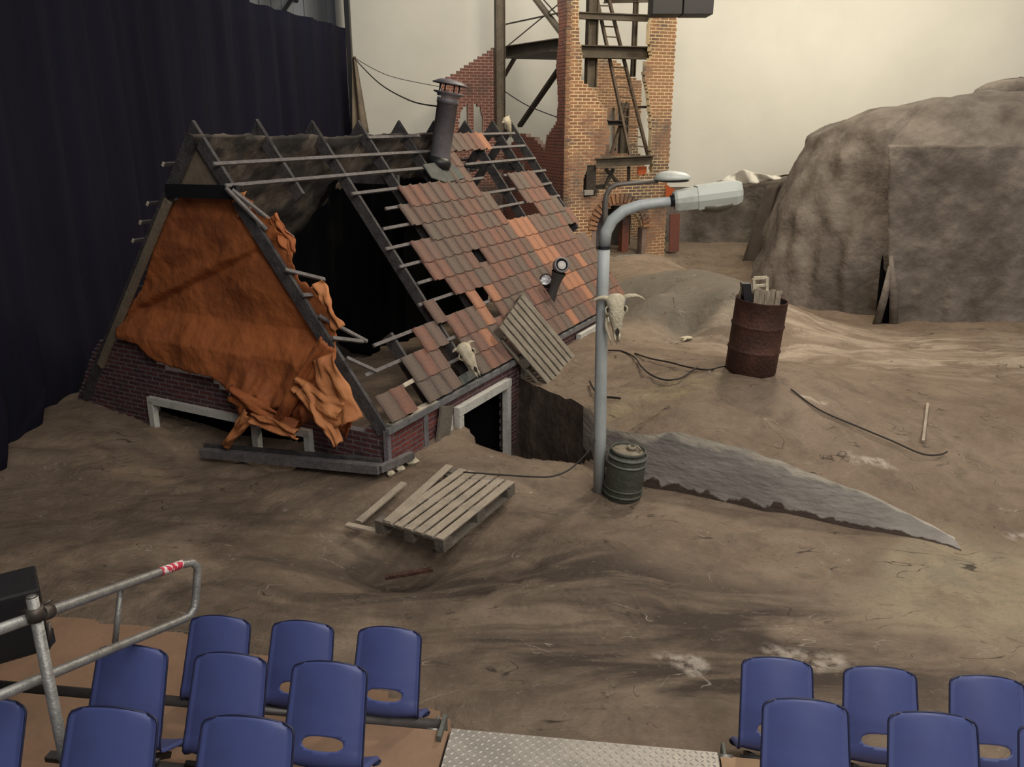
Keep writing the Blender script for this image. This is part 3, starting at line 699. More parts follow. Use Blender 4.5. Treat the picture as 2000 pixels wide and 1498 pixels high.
# eave side wall with the square window
WL, WR, WT = 1.40, 2.80, .50
def wkeep(s, z):
    if WL < s < WR and z < WT: return False
    if 3.35 < s < 4.3 and z < .5: return False
    if s > 4.3 and 5.4 < s < 6.6 and z < .5: return False
    return True
brick_wall('side_wall', house, HP(0, 0, 0), r_, -g_, 0.0, 7.6, -.6, .66, wkeep, .235, .06, M['brick'], M['mortar'], 300, .1, .018, .004,
           altm=lambda s, z: M['brickr'] if s < 1.3 else M['brick'])
MB().beam(HP(-.03, -.03, HE-.035), HP(3.35, -.03, HE-.035), .05, .07).build('eave_gutter', M['gutter'], house)
MB().beam(HP(4.2, -.03, HE-.035), HP(7.6, -.03, HE-.035), .05, .07).build('eave_gutter', M['gutter'], house)
MB().beam(HP(0.75, -.02, .1), HP(0.75, -.02, HE-.05), .05, .05).build('downpipe_stub', M['gutter'], house)
tag(MB().beam(HP(.42, .02, HE+.0), HP(1.0, .02, HE+.0), .10, .018).build('eave_strip', M['palewood'], house), 'bare pale wood strip at the eave')
tag(MB().beam(HP(.08, .02, HE+.0), HP(.5, .02, HE+.0), .08, .018).build('eave_strip', M['palewood'], house), 'bare pale wood strip at the eave corner')
tag(MB().beam(RS(.60, .33, .02), RS(.86, .34, .02), .05, .04, n_).build('loose_strip', M['palewood'], house), 'bright bare batten piece')
for s_ in (WL+.05, WR-.06): MB().box(HP(s_, -.05, (WT-1.1)/2), r_*.055, g_*.04, up_*((WT+1.1)/2)).build('window_frame', M['frame'], house)
MB().box(HP((WL+WR)/2, -.05, WT-.05), r_*((WR-WL)/2), g_*.045, up_*.055).build('window_frame', M['frame'], house)
MB().box(HP(WL-.14, -.03, .32), r_*.05, g_*.02, up_*.12).build('frame_return', M['frame'], house)
MB().box(HP(3.3, -.04, .32), r_*.04, g_*.04, up_*.24).build('corner_post', M['frame'], house)
MB().box(HP(6.0, -.06, .52), r_*.75, g_*.04, up_*.05).build('window_head', M['frame'], house)
MB().box(HP(6.0, .3, .2), r_*.75, g_*.02, up_*.4).build('window_dark_sheet', M['black'], house)
MB().box(HP(3.8, .3, .2), r_*.6, g_*.02, up_*.5).build('window_dark_sheet', M['black'], house)
# corner pier and rubble at the foot
MB().box(HP(-.0, -.0, .35), r_*.03, g_*.03, up_*.32).build('corner_pier', M['mortar'], house)
# the flue with cowl near the ridge
fl0 = RS(*RP(857, 322), .0); ax = V(onpl(872, 215, fl0, np.array([0, 1., 0])))-V(fl0); ax.normalize(); ax = (ax+Vector((0, .02, 0))).normalized()
qt = ax.to_track_quat('Z', 'Y').to_matrix().to_4x4(); mt = Matrix.Translation(V(fl0)) @ qt
t = thing('roof_flue', fl0, 'leaning grey metal flue pipe with open cowl near the roof ridge', 'flue')
MB().lathe([(.155, -.1), (.155, .9), (.165, .9), (.165, .98), (.15, .98)], 24, mt).build('pipe', M['flue'], t, True)
MB().lathe([(.001, -.05), (.17, -.05), (.19, .04), (.165, .12), (.16, .12)], 24, mt).build('collar', M['blackm'], t, True)
MB().lathe([(.17, 1.0), (.175, 1.03), (.235, 1.05), (.235, 1.065), (.17, 1.05)], 24, mt).build('ring', M['flue'], t, True)
MB().lathe([(.001, 1.26), (.16, 1.24), (.27, 1.185), (.265, 1.175), (.15, 1.22), (.001, 1.235)], 24, mt).build('cap', M['flue'], t, True)
for k in range(4):
    a = k*math.pi/2+.4; p = Vector((.16*math.cos(a), .16*math.sin(a), 1.0)); MB().tube([mt @ p, mt @ (p+Vector((0, 0, .22)))], .012, 6).build('strut', M['blackm'], t)
f0, f1 = RP(838, 325), RP(885, 352)
mb = MB(); 
pts = [RP(822, 325), RP(872, 318), RP(905, 352), RP(868, 360), RP(838, 352)]
top = [RS(a, b, .05+.015*((i*7) % 3)) for i, (a, b) in enumerate(pts)]; bot = [p-n_*.02 for p in top]; n = len(top)
mb.add(top+bot, [tuple(range(n)), tuple(range(2*n-1, n-1, -1))]+[(i, i+n, (i+1) % n+n, (i+1) % n) for i in range(n)]); mb.build('flashing', M['fluel'], t)
# vent pipe and work light on the slope
v0 = RS(*RP(1074, 585), 0); 
t = thing('bent_vent_pipe', v0, 'dark grey vent pipe with round pale mouth standing on the roof tiles', 'vent pipe')
pb = V(v0); pv = V(att(1096, 518, np.linalg.norm(v0-O)/np.linalg.norm(ray(1074, 585))*.985))
axd = (pv-pb).normalized(); q2 = axd.to_track_quat('Z', 'Y').to_matrix().to_4x4(); m2 = Matrix.Translation(pb) @ q2; LL = (pv-pb).length
MB().lathe([(.10, -.1), (.085, .02), (.075, LL*.35), (.085, LL*.6), (.12, LL*.8)], 20, m2).build('pipe', M['ventpipe'], t, True)
mouth = (Vector((.25, -.86, .35))).normalized(); q3 = mouth.to_track_quat('Z', 'Y').to_matrix().to_4x4(); m3 = Matrix.Translation(pv-mouth*.08) @ q3
MB().lathe([(.001, -.08), (.10, -.06), (.125, .02), (.125, .12), (.10, .13), (.095, .10)], 24, m3).build('mouth_ring', M['flue'], t, True)
MB().lathe([(.001, .105), (.062, .10), (.07, .09)], 20, m3 @ Matrix.Translation((.01, 0, 0))).build('pale_disc', M['ventw'], t, True)
l0 = RS(*RP(1060, 556), .09)
t = thing('work_light', l0, 'small black round lamp with bright crumpled foil reflector on the roof', 'lamp')
fw = Vector((-.25, -.75, .55)).normalized(); m4 = Matrix.Translation(V(l0)+fw*.04) @ fw.to_track_quat('Z', 'Y').to_matrix().to_4x4()
MB().lathe([(.001, -.12), (.08, -.11), (.105, 0), (.105, .05), (.095, .05), (.09, .0)], 20, m4).build('housing', M['blackm'], t, True)
mb = MB(); rng_ = random.Random(3)
ring = [[m4 @ Vector((rr*math.cos(k*math.pi/8), rr*math.sin(k*math.pi/8), zz+rng_.uniform(-.012, .012))) for k in range(16)] for rr, zz in ((.001, -.03), (.035, -.02), (.065, .0), (.088, .03))]
mb.loft(ring, False).build('reflector', M['chrome'], t)
MB().box(V(RS(*RP(1062, 575), .03)), r_*.06, sd_*.05, n_*.04).build('base', M['blackm'], t)

# ---------------------------------------------------------------- orange tarpaulin over the gable
tarpx = [(338, 368), (380, 372), (440, 378), (462, 392), (480, 420), (505, 430), (540, 468), (552, 500), (565, 545), (598, 575), (618, 606), (632, 650), (648, 680), (668, 735), (694, 775), (708, 806), (690, 850), (672, 832), (640, 800), (610, 818),
         (585, 842), (560, 845), (520, 832), (490, 815), (478, 775), (446, 752), (420, 735), (382, 726), (330, 716), (298, 702), (272, 672), (230, 660), (224, 640), (240, 598), (262, 545), (288, 470), (312, 410)]
tp = [GP(*p, -.08) for p in tarpx]; tu0, tu1 = min(p[0] for p in tp), max(p[0] for p in tp); tz0, tz1 = min(p[1] for p in tp), max(p[1] for p in tp)
tarp = thing('tarpaulin', HP(-.1, 2.5, .8), 'torn orange tarpaulin hanging crumpled over the left gable of the house', 'tarpaulin')
bunch = GP(640, 790, -.08); bunch2 = GP(520, 790, -.08); c0, c1 = GP(228, 628), GP(540, 470)
def tarpP(a, z):
    d = .10*noise.noise(Vector((a*1.0, z*1.0, 0)))
    # long diagonal creases sweeping down-left from the rafter
    w_ = (z-c0[1])-(a-c0[0])*(c1[1]-c0[1])/(c1[0]-c0[0])
    d += .05*math.exp(-((w_)/.05)**2)*-1+.04*math.exp(-((w_-.12)/.08)**2)
    q = w_*9+2.2*noise.noise(Vector((a*.8, z*.8, 4)))
    d += .014*math.sin(q*2)*math.exp(-((w_-.3)/.5)**2)
    d += .030*noise.noise(Vector((a*2.2+z*1.5, z*2.6-a*1.2, 2)))+.010*noise.noise(Vector((a*7, z*7, 3)))+.004*noise.noise(Vector((a*16, z*16, 3)))
    k = math.exp(-(((a-bunch[0])/.5)**2+((z-bunch[1])/.45)**2))+.8*math.exp(-(((a-bunch2[0])/.55)**2+((z-bunch2[1])/.3)**2))
    k = min(k, 1.1); x = a*1.0+z*.45
    rg = 1-abs(noise.noise(Vector((x*3.2, z*1.4, 8))))*2.4
    d += k*(.13+.13*rg+.06*noise.noise(Vector((x*8, z*5, 6))))
    kz = min(max((z-1.30)/.35, 0), 1)
    return HP((-.09-max(d, -.05))*(1-kz)+(.075-min(max(d, -.1), .035))*kz, a, z)
hole = [GP(*p, -.08) for p in ((552, 575), (566, 572), (572, 598), (562, 600))]
def tfn(u, v):
    a = tu0+u*(tu1-tu0); z = tz0+v*(tz1-tz0); j = .018*noise.noise(Vector((a*12, z*12, 0)))
    return inpoly(a+j, z-j, tp) and not inpoly(a, z, hole)
o = sheet_poly('sheet', M['tarp'], tarpP, tp, .018, tarp, .006, hole=hole, jit=.035)
def flap(pa, pb, wa, wb, out, curl, seed, m_='tarpl', nu=14, nv=26):
    """a crumpled strip from pixel pa to pb in the gable plane, standing 'out' metres proud"""
    A = GP(*pa, -.1); B = GP(*pb, -.1); du, dz = B[0]-A[0], B[1]-A[1]; L = math.hypot(du, dz); tu, tz = du/L, dz/L
    def P(u, v):
        w_ = (wa+(wb-wa)*v); a = (u-.5)*w_
        rgd = noise.noise(Vector((u*3+seed, v*2.2, seed)))*.10+noise.noise(Vector((u*8+seed, v*5, seed)))*.035
        jag = (.03*noise.noise(Vector((u*9, seed, 0))))*(v > .95)
        return HP(-.13-out-curl*math.sin((u)*math.pi)*(.3+.7*v)-rgd, A[0]+tu*(L*v+jag)-tz*a, A[1]+tz*(L*v+jag)+tu*a)
    o = sheet('flap', M[m_], P, nu, nv, None, tarp, .006)
    o['label'] = 'pale crumpled orange flap' if m_ == 'tarpl' else 'crumpled orange flap'
    return o
flap((655, 665), (560, 820), .22, .16, .10, .10, 1, 'tarp'); flap((648, 690), (700, 815), .34, .40, .13, .12, 2); flap((620, 745), (695, 850), .22, .12, .22, .10, 3)
flap((600, 740), (690, 800), .20, .34, .17, .08, 4); flap((510, 800), (462, 862), .18, .10, .16, .05, 5); flap((470, 760), (600, 830), .22, .2, .12, .1, 6, 'tarp')
flap((520, 800), (610, 835), .16, .12, .2, .08, 7); flap((446, 380), (458, 424), .26, .16, -.17, .04, 8); flap((508, 425), (550, 500), .14, .12, -.23, .03, 9, 'tarp'); flap((592, 560), (640, 650), .18, .16, -.23, .03, 10)
# ---------------------------------------------------------------- beam lying along the gable foot
b0_ = atz(394, 878, -.0)
def onground(px, py, h=.06):
    z = .1
    for _ in range(15):
        p = atz(px, py, z); z = .5*z+.5*(gz1(p[0], p[1])+h)
    return V(atz(px, py, z))
p0 = onground(396, 884, .08); p1 = onground(742, 916, .10); p2 = onground(806, 888, .12)
t = thing('fallen_gutter', (p0+p1)/2, 'long grey gutter rail lying on the ground along the foot of the gable', 'rail')
MB().beam(p0, p1, .10, .10).build('board', M['batten'], t); MB().beam(p0+Vector((0, .09, .06)), p1+Vector((0, .09, .06)), .05, .05).build('lip', M['darkwood'], t)
MB().beam(p1, p2, .07, .08).build('return_piece', M['batten'], t)
# rubble lumps at the corner
rr = random.Random(11)
for px, py, sz, lb in ((782, 912, .06, 'middle pale plaster lump of those lying at the house corner'), (803, 899, .075, 'largest pale plaster lump, rightmost of those against the brick corner'), (763, 920, .05, 'small pale plaster lump nearest the end of the grey gutter rail')):
    c = V(atz(px, py, .24)); c.z = gz1(c.x, c.y)+sz*.3
    mb = MB(); mb.loft([[c+Vector((sz*f*math.cos(k*1.047)*rr.uniform(.8, 1.2), sz*f*math.sin(k*1.047)*rr.uniform(.8, 1.2), zz*sz)) for k in range(6)] for f, zz in ((.6, -.6), (1.1, 0), (.7, .5))])
    tag(mb.build('rubble_lump', M['bone']), lb, 'rubble', 'rubble lumps at the house corner')
t = MB().beam(V(HP(1.0, -.08, .2)), V(HP(1.12, -.08, .62)), .28, .03, g_).build('leaning_board', M['palletd']); tag(t, 'short brown board leaning on the brick side wall near its corner', 'board')

# ---------------------------------------------------------------- pallets
def pallet(A, L, Wd, Ln, Wn, label, top='pallet', nsl=7, skew=None, sl_gap=.35):
    """A corner of the top face, L unit along slats, Wd unit across, Ln/Wn lengths; built of slats, stringers, blocks"""
    A = V(A); L = V(L).normalized(); Wd = V(Wd); Wd = (Wd-L*Wd.dot(L)).normalized(); N = L.cross(Wd).normalized()
    if N.z < 0: N = -N
    t = thing('wooden_pallet', A, label, 'pallet')
    sw = Wn/(nsl+(nsl-1)*sl_gap)
    for i in range(nsl):
        c = A+L*Ln/2+Wd*(sw/2+i*sw*(1+sl_gap))
        Ld = L
        if skew and i in skew: Ld = (L+Wd*skew[i]).normalized(); c = c+Wd*-.03+N*.012
        o = MB().box(c, Ld*Ln/2, Wd*sw/2, N*.010).build('slat', M[top], t); bevel(o, .003, 1)
    for k in range(3):
        c = A+L*(.05+k*(Ln-.1)/2)+Wd*Wn/2-N*.021
        MB().box(c, L*.05, Wd*Wn/2, N*.010).build('stringer', M['palletd'], t)
    for k in range(3):
        for m_ in range(3):
            c = A+L*(.07+k*(Ln-.14)/2)+Wd*(.05+m_*(Wn-.1)/2)-N*.075
            MB().box(c, L*.07, Wd*.05, N*.044).build('block', M['palletd'], t)
    for m_ in range(3):
        c = A+L*Ln/2+Wd*(.05+m_*(Wn-.1)/2)-N*.13
        MB().box(c, L*Ln/2, Wd*.05, N*.011).build('bottom_board', M['palletd'], t)
    return t
P1 = att(865, 1055, 7.6); P2 = atz(1005, 942, .3); P4 = att(735, 1015, 8.0)
pallet(P1, P2-P1, P4-P1, float(np.linalg.norm(P2-P1)), .82, 'weathered wooden pallet lying on the ground in front of the lamp post', nsl=7, skew={6: .13}, sl_gap=.36)
# loose broken boards beside it
for a, b, w_ in (((676, 1014), (742, 1012), .07), ((700, 1010), (790, 948), .08)):
    p, q = V(atz(a[0], a[1], .14)), V(atz(b[0], b[1], .2))
    p.z = gz1(p.x, p.y)+.09; q.z = gz1(q.x, q.y)+.09
    tag(MB().beam(p, q, w_, .018).build('broken_board', M['pallet']), 'broken pale board sticking out left of the ground pallet' if a[0] < 690 else 'long split board along the left side of the ground pallet', 'board')
tag(MB().beam(V(atz(752, 1128, -.02)), V(atz(845, 1112, -.0)), .045, .03).build('dark_stick', M['rust']), 'dark stick lying on the ground below the front pallet', 'stick')
s_, d_ = RP(975, 640, .2); A2 = RS(s_, d_, .2); s2_, d2_ = RP(1034, 588, .2); B2 = RS(s2_, d2_, .2)
C2 = onpl(1086, 770, A2, np.cross(B2-A2, sd_*-1+np.array([0, 0, 0.])))
pallet(A2, C2-A2, B2-A2, float(np.linalg.norm(C2-A2)), float(np.linalg.norm(B2-A2))*.98, 'wooden pallet leaning from the tiled roof down to the ground', top='palletm', nsl=7, sl_gap=.34)

# ---------------------------------------------------------------- brick tower with steel frame
C0 = atz(1098, 505, .6); dT = np.array([-657, 1691, 0.]); dT /= np.linalg.norm(dT); fT = np.array([dT[1], -dT[0], 0])
C0z = np.array([C0[0], C0[1], 0])
def FP(px, py, off=0): q = onpl(px, py, C0z+dT*off, dT)-C0z; return float(q@fT), float(q[2])
def F3(px, py, off=0): return onpl(px, py, C0z+dT*off, dT)
def SP(px, py, off=0): q = onpl(px, py, C0z+fT*off, fT)-C0z; return float(q@dT), float(q[2])
def S3(px, py, off=0): return onpl(px, py, C0z+fT*off, fT)
DB = 4.2
tower = thing('brick_tower', C0z+up_*.5, 'tall ruined brick tower with arched doorway at its foot', 'tower')
TOPZ = 7.6
outer = [FP(*p) for p in ((1085, 560), (1085, -120), (1140, -120), (1131, 0), (1131, 55), (1137, 112), (1135, 155), (1150, 170), (1163, 176), (1170, 200), (1186, 215), (1186, 240), (1192, 258), (1190, 278), (1180, 300), (1165, 312), (1163, 322), (1147, 325), (1141, 345), (1138, 372), (1143, 384), (1165, 384), (1172, 372), (1215, 362), (1245, 350), (1272, 336),
         (1275, 322), (1272, 300), (1273, 260), (1268, 196), (1266, 179), (1259, 146), (1263, 120), (1274, 112), (1267, 84), (1268, 56), (1277, 22), (1272, -120), (1350, -120), (1350, 0), (1340, 560))]
arc = [FP(*p) for p in ((1160, 600), (1160, 445), (1168, 424), (1180, 411), (1195, 404), (1212, 402), (1230, 408), (1246, 422), (1254, 440), (1257, 600))]
brick_wall('front_wall', tower, C0z, fT, -dT, -.0, 2.95, .15, TOPZ, lambda u, z: inpoly(u, z, outer) and not inpoly(u, z, arc), .225, .0775, M['tbrick'], M['tmortar'], 300, .16, .024, .006)
# arch of upright bricks
cx = (FP(1164, 450)[0]+FP(1254, 450)[0])/2; cz = FP(1200, 448)[1]; ra = (FP(1254, 450)[0]-FP(1164, 450)[0])/2
mb0 = MB()
for k in range(21):
    a = math.pi*(k+.5)/21; c = C0z+fT*(cx+(ra+.12)*math.cos(a))+up_*(cz+(ra+.12)*math.sin(a))-dT*.03
    rd = fT*math.cos(a)+up_*math.sin(a); tn = -fT*math.sin(a)+up_*math.cos(a)
    MB().box(c, rd*.115, tn*.033, dT*.03).build('arch_brick', M['tbrick'], tower)
for sgn in (-1, 1):
    MB().box(C0z+fT*(cx+sgn*(ra+.06))+up_*((cz+.5)/2)+dT*.1, fT*.06, dT*.12, up_*((cz-.5)/2)).build('arch_jamb', M['smortar'], tower)
MB().box(C0z+fT*cx+up_*.52-dT*.1, fT*(ra+.25), dT*.2, up_*.06).build('door_step', M['conc'], tower)
sidep = [SP(*p) for p in ((1125, 560), (1125, -120), (1092, -120), (1088, 0), (1092, 60), (1086, 130), (1090, 200), (1086, 240), (1068, 265), (1064, 292), (1055, 282), (1040, 266), (1012, 262), (985, 300), (975, 560))]
brick_wall('side_wall', tower, C0z+fT*.0, dT, -fT, 0.0, DB, .15, TOPZ, lambda u, z: inpoly(u, z, sidep), .225, .0775, M['wbrick'], M['smortar'], 60, .14, .020, .006)
BO = C0z+dT*DB
def BP(px, py): q = onpl(px, py, BO, dT)-BO; return float(q@fT), float(q[2])
backp = [BP(*p) for p in ((862, 560), (862, 160), (975, 88), (985, 95), (985, 560))]
wn1 = [BP(*p) for p in ((897, 262), (899, 222), (905, 209), (914, 204), (915, 262))]; wn2 = [BP(*p) for p in ((927, 262), (926, 204), (936, 208), (943, 222), (945, 262))]
brick_wall('wing_wall', tower, BO, fT, -dT, backp[0][0]-.05, backp[4][0]+.1, .15, 6.5, lambda u, z: inpoly(u, z, backp) and not inpoly(u, z, wn1) and not inpoly(u, z, wn2), .225, .0775, M['wbrick'], M['wmortar'], 120, .14, .020, .006)
back2 = [BP(*p) for p in ((1150, 560), (1150, 115), (1180, 112), (1210, 122), (1235, 150), (1253, 160), (1254, 212), (1250, 300), (1262, 330), (1262, 560))]
wn3 = [BP(*p) for p in ((1190, 295), (1190, 225), (1196, 210), (1203, 206), (1218, 206), (1224, 215), (1224, 262), (1212, 295))]; mul_ = [BP(*p) for p in ((1201, 310), (1201, 200), (1206, 200), (1206, 310))]
wn4 = [BP(*p) for p in ((1246, 300), (1246, 250), (1256, 212), (1262, 300))]
brick_wall('rear_wall', tower, BO, fT, -dT, back2[0][0], back2[8][0]+.1, .15, 6.5, lambda u, z: inpoly(u, z, back2) and (not inpoly(u, z, wn3) or inpoly(u, z, mul_)) and not inpoly(u, z, wn4), .225, .0775, M['tbrick'], M['tmortar'], 100, .14, .022, .006)
# inner brick pier; dark panels added so the arch opens onto shade
MB().box(C0z+fT*(cx+ra*.62)+dT*.5+up_*1.05, fT*.10, dT*.10, up_*.85).build('inner_pier', M['wbrick'], tower)
MB().box(C0z+fT*cx+dT*1.5+up_*1.2, fT*1.15, dT*.02, up_*1.05).build('inner_dark_screen', M['steeld'], tower)
MB().box(C0z+fT*(cx-.95)+dT*.85+up_*1.2, fT*.02, dT*.65, up_*1.0).build('inner_dark_screen', M['steeld'], tower)
MB().box(C0z+fT*cx+dT*.85+up_*2.16, fT*1.0, dT*.65, up_*.02).build('inner_shade_top', M['steeld'], tower)
MB().box(C0z+fT*(cx-.0)+dT*1.44+up_*1.05, fT*.26, dT*.02, up_*.6).build('added_inner_panel', M['flue'], tower)
MB().box(C0z+fT*FP(1148, 378)[0]+up_*FP(1148, 376)[1]-dT*.03, fT*.12, dT*.05, up_*.06).build('sill_stone', M['conc'], tower)
# steel frame: its own thing
steel = thing('steel_frame', C0z+dT*.6+fT*.7+up_*.6, 'dark brown steel girder frame rising inside the brick tower', 'steel frame')
def ibeam(p, q, h_=.24, w_=.16, up=up_, nm='girder', m_='steel', par=None):
    p, q = V(p), V(q); mb = MB(); mb.beam(p, q, .02, h_, up); mb.beam(p, q, w_, .022, up, h_/2); mb.beam(p, q, w_, .022, up, -h_/2); return mb.build(nm, M[m_], par or steel)
def vert(px, yb, yt, off, h_=.22, w_=.16, nm='column', m_='steel', plane='F'):
    fn = F3 if plane == 'F' else S3
    a = fn(px, yb, off); b = fn(px, yt, off); b[0], b[1] = a[0], a[1]
    mb = MB(); mb.beam(a, b, .02, h_, fT); mb.beam(a, b, w_, .022, fT, h_/2); mb.beam(a, b, w_, .022, fT, -h_/2); return mb.build(nm, M[m_], steel)
vert(977, 260, -90, DB-.2, .24, .18); vert(1153, 170, -90, .5, .24, .18); vert(1236, 150, -90, .9, .10, .08); vert(1216, 300, 200, 1.2, .2, .14)
ibeam(S3(985, 103, .12), S3(1098, 88, .12), .28, .3); ibeam(F3(1098, 100, .35), F3(1276, 104, .35), .26, .3)
ibeam(F3(1128, 30, .35), F3(1276, 36, .35), .13, .14); ibeam(F3(1180, 0, .9), F3(1276, -2, .9), .12, .12)
MB().box((np.array(S3(1040, 104, .3))+F3(1130, 112, .8))/2, fT*.7, dT*1.3, up_*.02).build('deck', M['steeld'], steel)
def strut(a, b, w_, m_='steeld', nm='brace', f=S3, off=.15): MB().beam(f(*a, off), f(*b, off), w_, w_*.6).build(nm, M[m_], steel)
strut((1097, 128), (1015, 246), .13); strut((985, 95), (1098, 2), .03, 'steel'); strut((985, 48), (1098, 24), .05); strut((1040, -10), (1098, 66), .14, 'steel'); strut((1006, 112), (984, 150), .1, 'steel'); strut((1055, -8), (1098, 40), .03)
for a, b, w_ in (((1160, 318), (1273, 312), 0),): ibeam(F3(*a, .05), F3(*b, .05), .2, .22)
ibeam(F3(1184, 240, .5), F3(1222, 240, .5), .1, .3, nm='bracket', m_='steeld'); MB().beam(F3(1240, 209, .5), F3(1268, 209, .5), .08, .06).build('bracket', M['steeld'], steel)
for a, b, w_ in (((1183, 330), (1215, 366), .07), ((1198, 330), (1178, 372), .07), ((1228, 325), (1228, 357), .06), ((1165, 338), (1190, 338), .02), ((1165, 362), (1184, 360), .02), ((1160, 374), (1180, 370), .05)):
    MB().beam(F3(*a, .2), F3(*b, .2), w_, w_).build('brace', M['steeld'], steel)
MB().box(F3(1152, 348, .12), fT*.13, dT*.08, up_*.30).build('plate', M['steeld'], steel)
MB().box(F3(1254, 333, .06), fT*.12, dT*.02, up_*.10).build('orange_plate', M['orange'], steel)
# ladder
lad = thing('ladder', F3(1245, 300, .4), 'brown wooden ladder slanting up inside the brick tower', 'ladder')
La, Lb = V(F3(1222, 302, .3)), V(F3(1164, -30, .75)); Ra, Rb = V(F3(1266, 306, .3)), V(F3(1194, -30, .75))
Ra = V(F3(1266, 306, .3)); Rb = V(F3(1182, -30, .75)); La = V(F3(1230, 302, .3)); Lb = V(F3(1146+14, -30, .75))
for a, b in ((La, Lb), (Ra, Rb)): MB().beam(a, b, .06, .09, -dT).build('stile', M['ladder'], lad)
for k in range(1, 17):
    f = k/17; MB().beam(La.lerp(Lb, f), Ra.lerp(Rb, f), .035, .03).build('rung', M['ladder'], lad)
MB().beam(V(F3(1194, 300, .6)), V(F3(1226, 200, .6)), .07, .07).build('prop', M['ladder'], lad)
# small things by the tower
oc = F3(1312, 374, -.2)
mb = MB(); e = dT*.01; tri = [F3(1300, 360, -.2), F3(1324, 374, -.2), F3(1300, 392, -.2)]
mb.add([p-e for p in tri]+[p+e for p in tri], [(0, 1, 2), (5, 4, 3), (0, 3, 4, 1), (1, 4, 5, 2), (2, 5, 3, 0)]); tag(mb.build('orange_scrap', M['orange']), 'small orange triangular scrap at the right edge of the tower', 'scrap')
a = F3(1316, 492, .3); b = F3(1318, 418, .3)
tag(MB().beam(a, b, .3, .03, dT).build('rust_panel', M['wbrick']), 'dull red panel standing just right of the tower foot', 'panel')
# hanging black box at top
hb = thing('hanging_speaker', F3(1330, 0, -1.5), 'black box hanging at the top edge in front of the tower', 'speaker')
c = onpl(1331, -32, (0, 17, 0), np.array([0, 1., 0])); q = onpl(1390, -32, (0, 17, 0), np.array([0, 1., 0])); hw = q[0]-c[0]
for i in (-1, 1): bevel(MB().box(c+np.array([i*hw*.51, 0, 0]), (hw*.49, 0, 0), (0, .3, 0), (0, 0, .56)).build('cabinet', M['box'], hb), .01)
MB().tube([c+[0, 0, .5], c+[0, 0, 4.]], .03, 8).build('hanger', M['blackm'], hb)
# old tree-stump like brown lump of broken wall
lump = S3(1042, 278, -.1)
# ---------------------------------------------------------------- overhead wires
def wire(pts, rad, label, name='overhead_wire', cat='wire', grp=None):
    P = [V(p) for p in pts]; out = []
    for i in range(len(P)-1):
        a = P[i-1] if i else P[i]; b, c_ = P[i], P[i+1]; d = P[i+2] if i+2 < len(P) else P[i+1]
        for k in range(8):
            t_ = k/8; out.append(.5*((2*b)+(c_-a)*t_+(2*a-5*b+4*c_-d)*t_*t_+(3*b-a-3*c_+d)*t_**3))
    out.append(P[-1]); o = MB().tube(out, rad, 6).build(name, M['cable'], None, True); return tag(o, label, cat, grp)
pw = lambda px, py, y: onpl(px, py, (0, y, 0), np.array([0, 1., 0]))
wire([pw(690, 112, 24.5), pw(740, 162, 21), pw(800, 196, 18), pw(855, 208, 14.2)], .014, 'lower black wire sagging from the curtain edge to the flue')
wire([pw(690, 112, 24.6), pw(760, 148, 24.5), pw(862, 170, 24.3)], .010, 'thin upper wire from the curtain edge to the brick wing wall')
wire([pw(985, 178, 24), pw(1030, 206, 23), pw(1096, 232, 21.2)], .013, 'black wire sagging across the open side of the steel frame')

# ---------------------------------------------------------------- rock mound, drape, gathered cloth
def rockP(u, v):
    """u along the footprint (left-back to right), v up the height"""
    # footprint curve
    F = [(7.6, 24.0), (6.3, 21.5), (5.35, 18.6), (5.55, 16.9), (6.9, 15.9), (9.3, 15.2), (12.0, 14.6), (15.5, 14.0)]
    n = len(F)-1; t_ = u*n; i = min(int(t_), n-1); f = t_-i
    a = F[max(i-1, 0)]; b = F[i]; c_ = F[i+1]; d = F[min(i+2, n)]
    cr = lambda k: .5*(2*b[k]+(c_[k]-a[k])*f+(2*a[k]-5*b[k]+4*c_[k]-d[k])*f*f+(3*b[k]-a[k]-3*c_[k]+d[k])*f**3)
    x, y = cr(0), cr(1)
    top = np.interp(u, [0, .3, .43, .5, .6, .75, .83, .9, 1], [4.1, 4.15, 4.3, 4.4, 4.45, 4.45, 4.6, 4.6, 4.4])
    # v: 0..0.6 wall, 0.6..1 roof
    cxk, cyk = 11.0, 19.5
    left = float(np.interp(u, [0, .3, .5, .62, 1], [1, 1, .72, .16, .05]))
    if v < .7:
        h = v/.7; z = .2+(top*.72-.2)*h if left < .5 else .2+(top*.80-.2)*h
        ins = .03+left*.13*h**1.8+.05*h
    else:
        h = (v-.7)/.3; z0_ = top*.72 if left < .5 else top*.80
        z = z0_+(top-z0_)*(1-(1-h)**2.2); ins0 = .03+left*.13+.05
        ins = ins0+(.75-ins0)*h**1.5
    ins = min(ins, .97)
    x = x+(cxk-x)*ins; y = y+(cyk-y)*ins
    k = noise.noise(Vector((x*.9, y*.9, z*.7)))*.20+noise.noise(Vector((x*2.4+z, y*2.4, z*1.1)))*.09
    fold = math.sin(u*95+3*noise.noise(Vector((u*9, z*.5, 0))))*.06*(1-v)
    dx, dy = x-cxk, y-cyk; L = math.hypot(dx, dy)+1e-6
    return (x+dx/L*(k+fold), y+dy/L*(k+fold), max(z+k*.5*(v > .6), 0 if v == 0 else .02)+(-.4 if v == 0 else 0))
rock = thing('rock_mound', (9, 17.5, .3), 'huge grey-brown cloth-covered rock mound at the right', 'rock')
MBs = sheet('rock_cover', M['rock'], rockP, 260, 70, None, rock, 0)
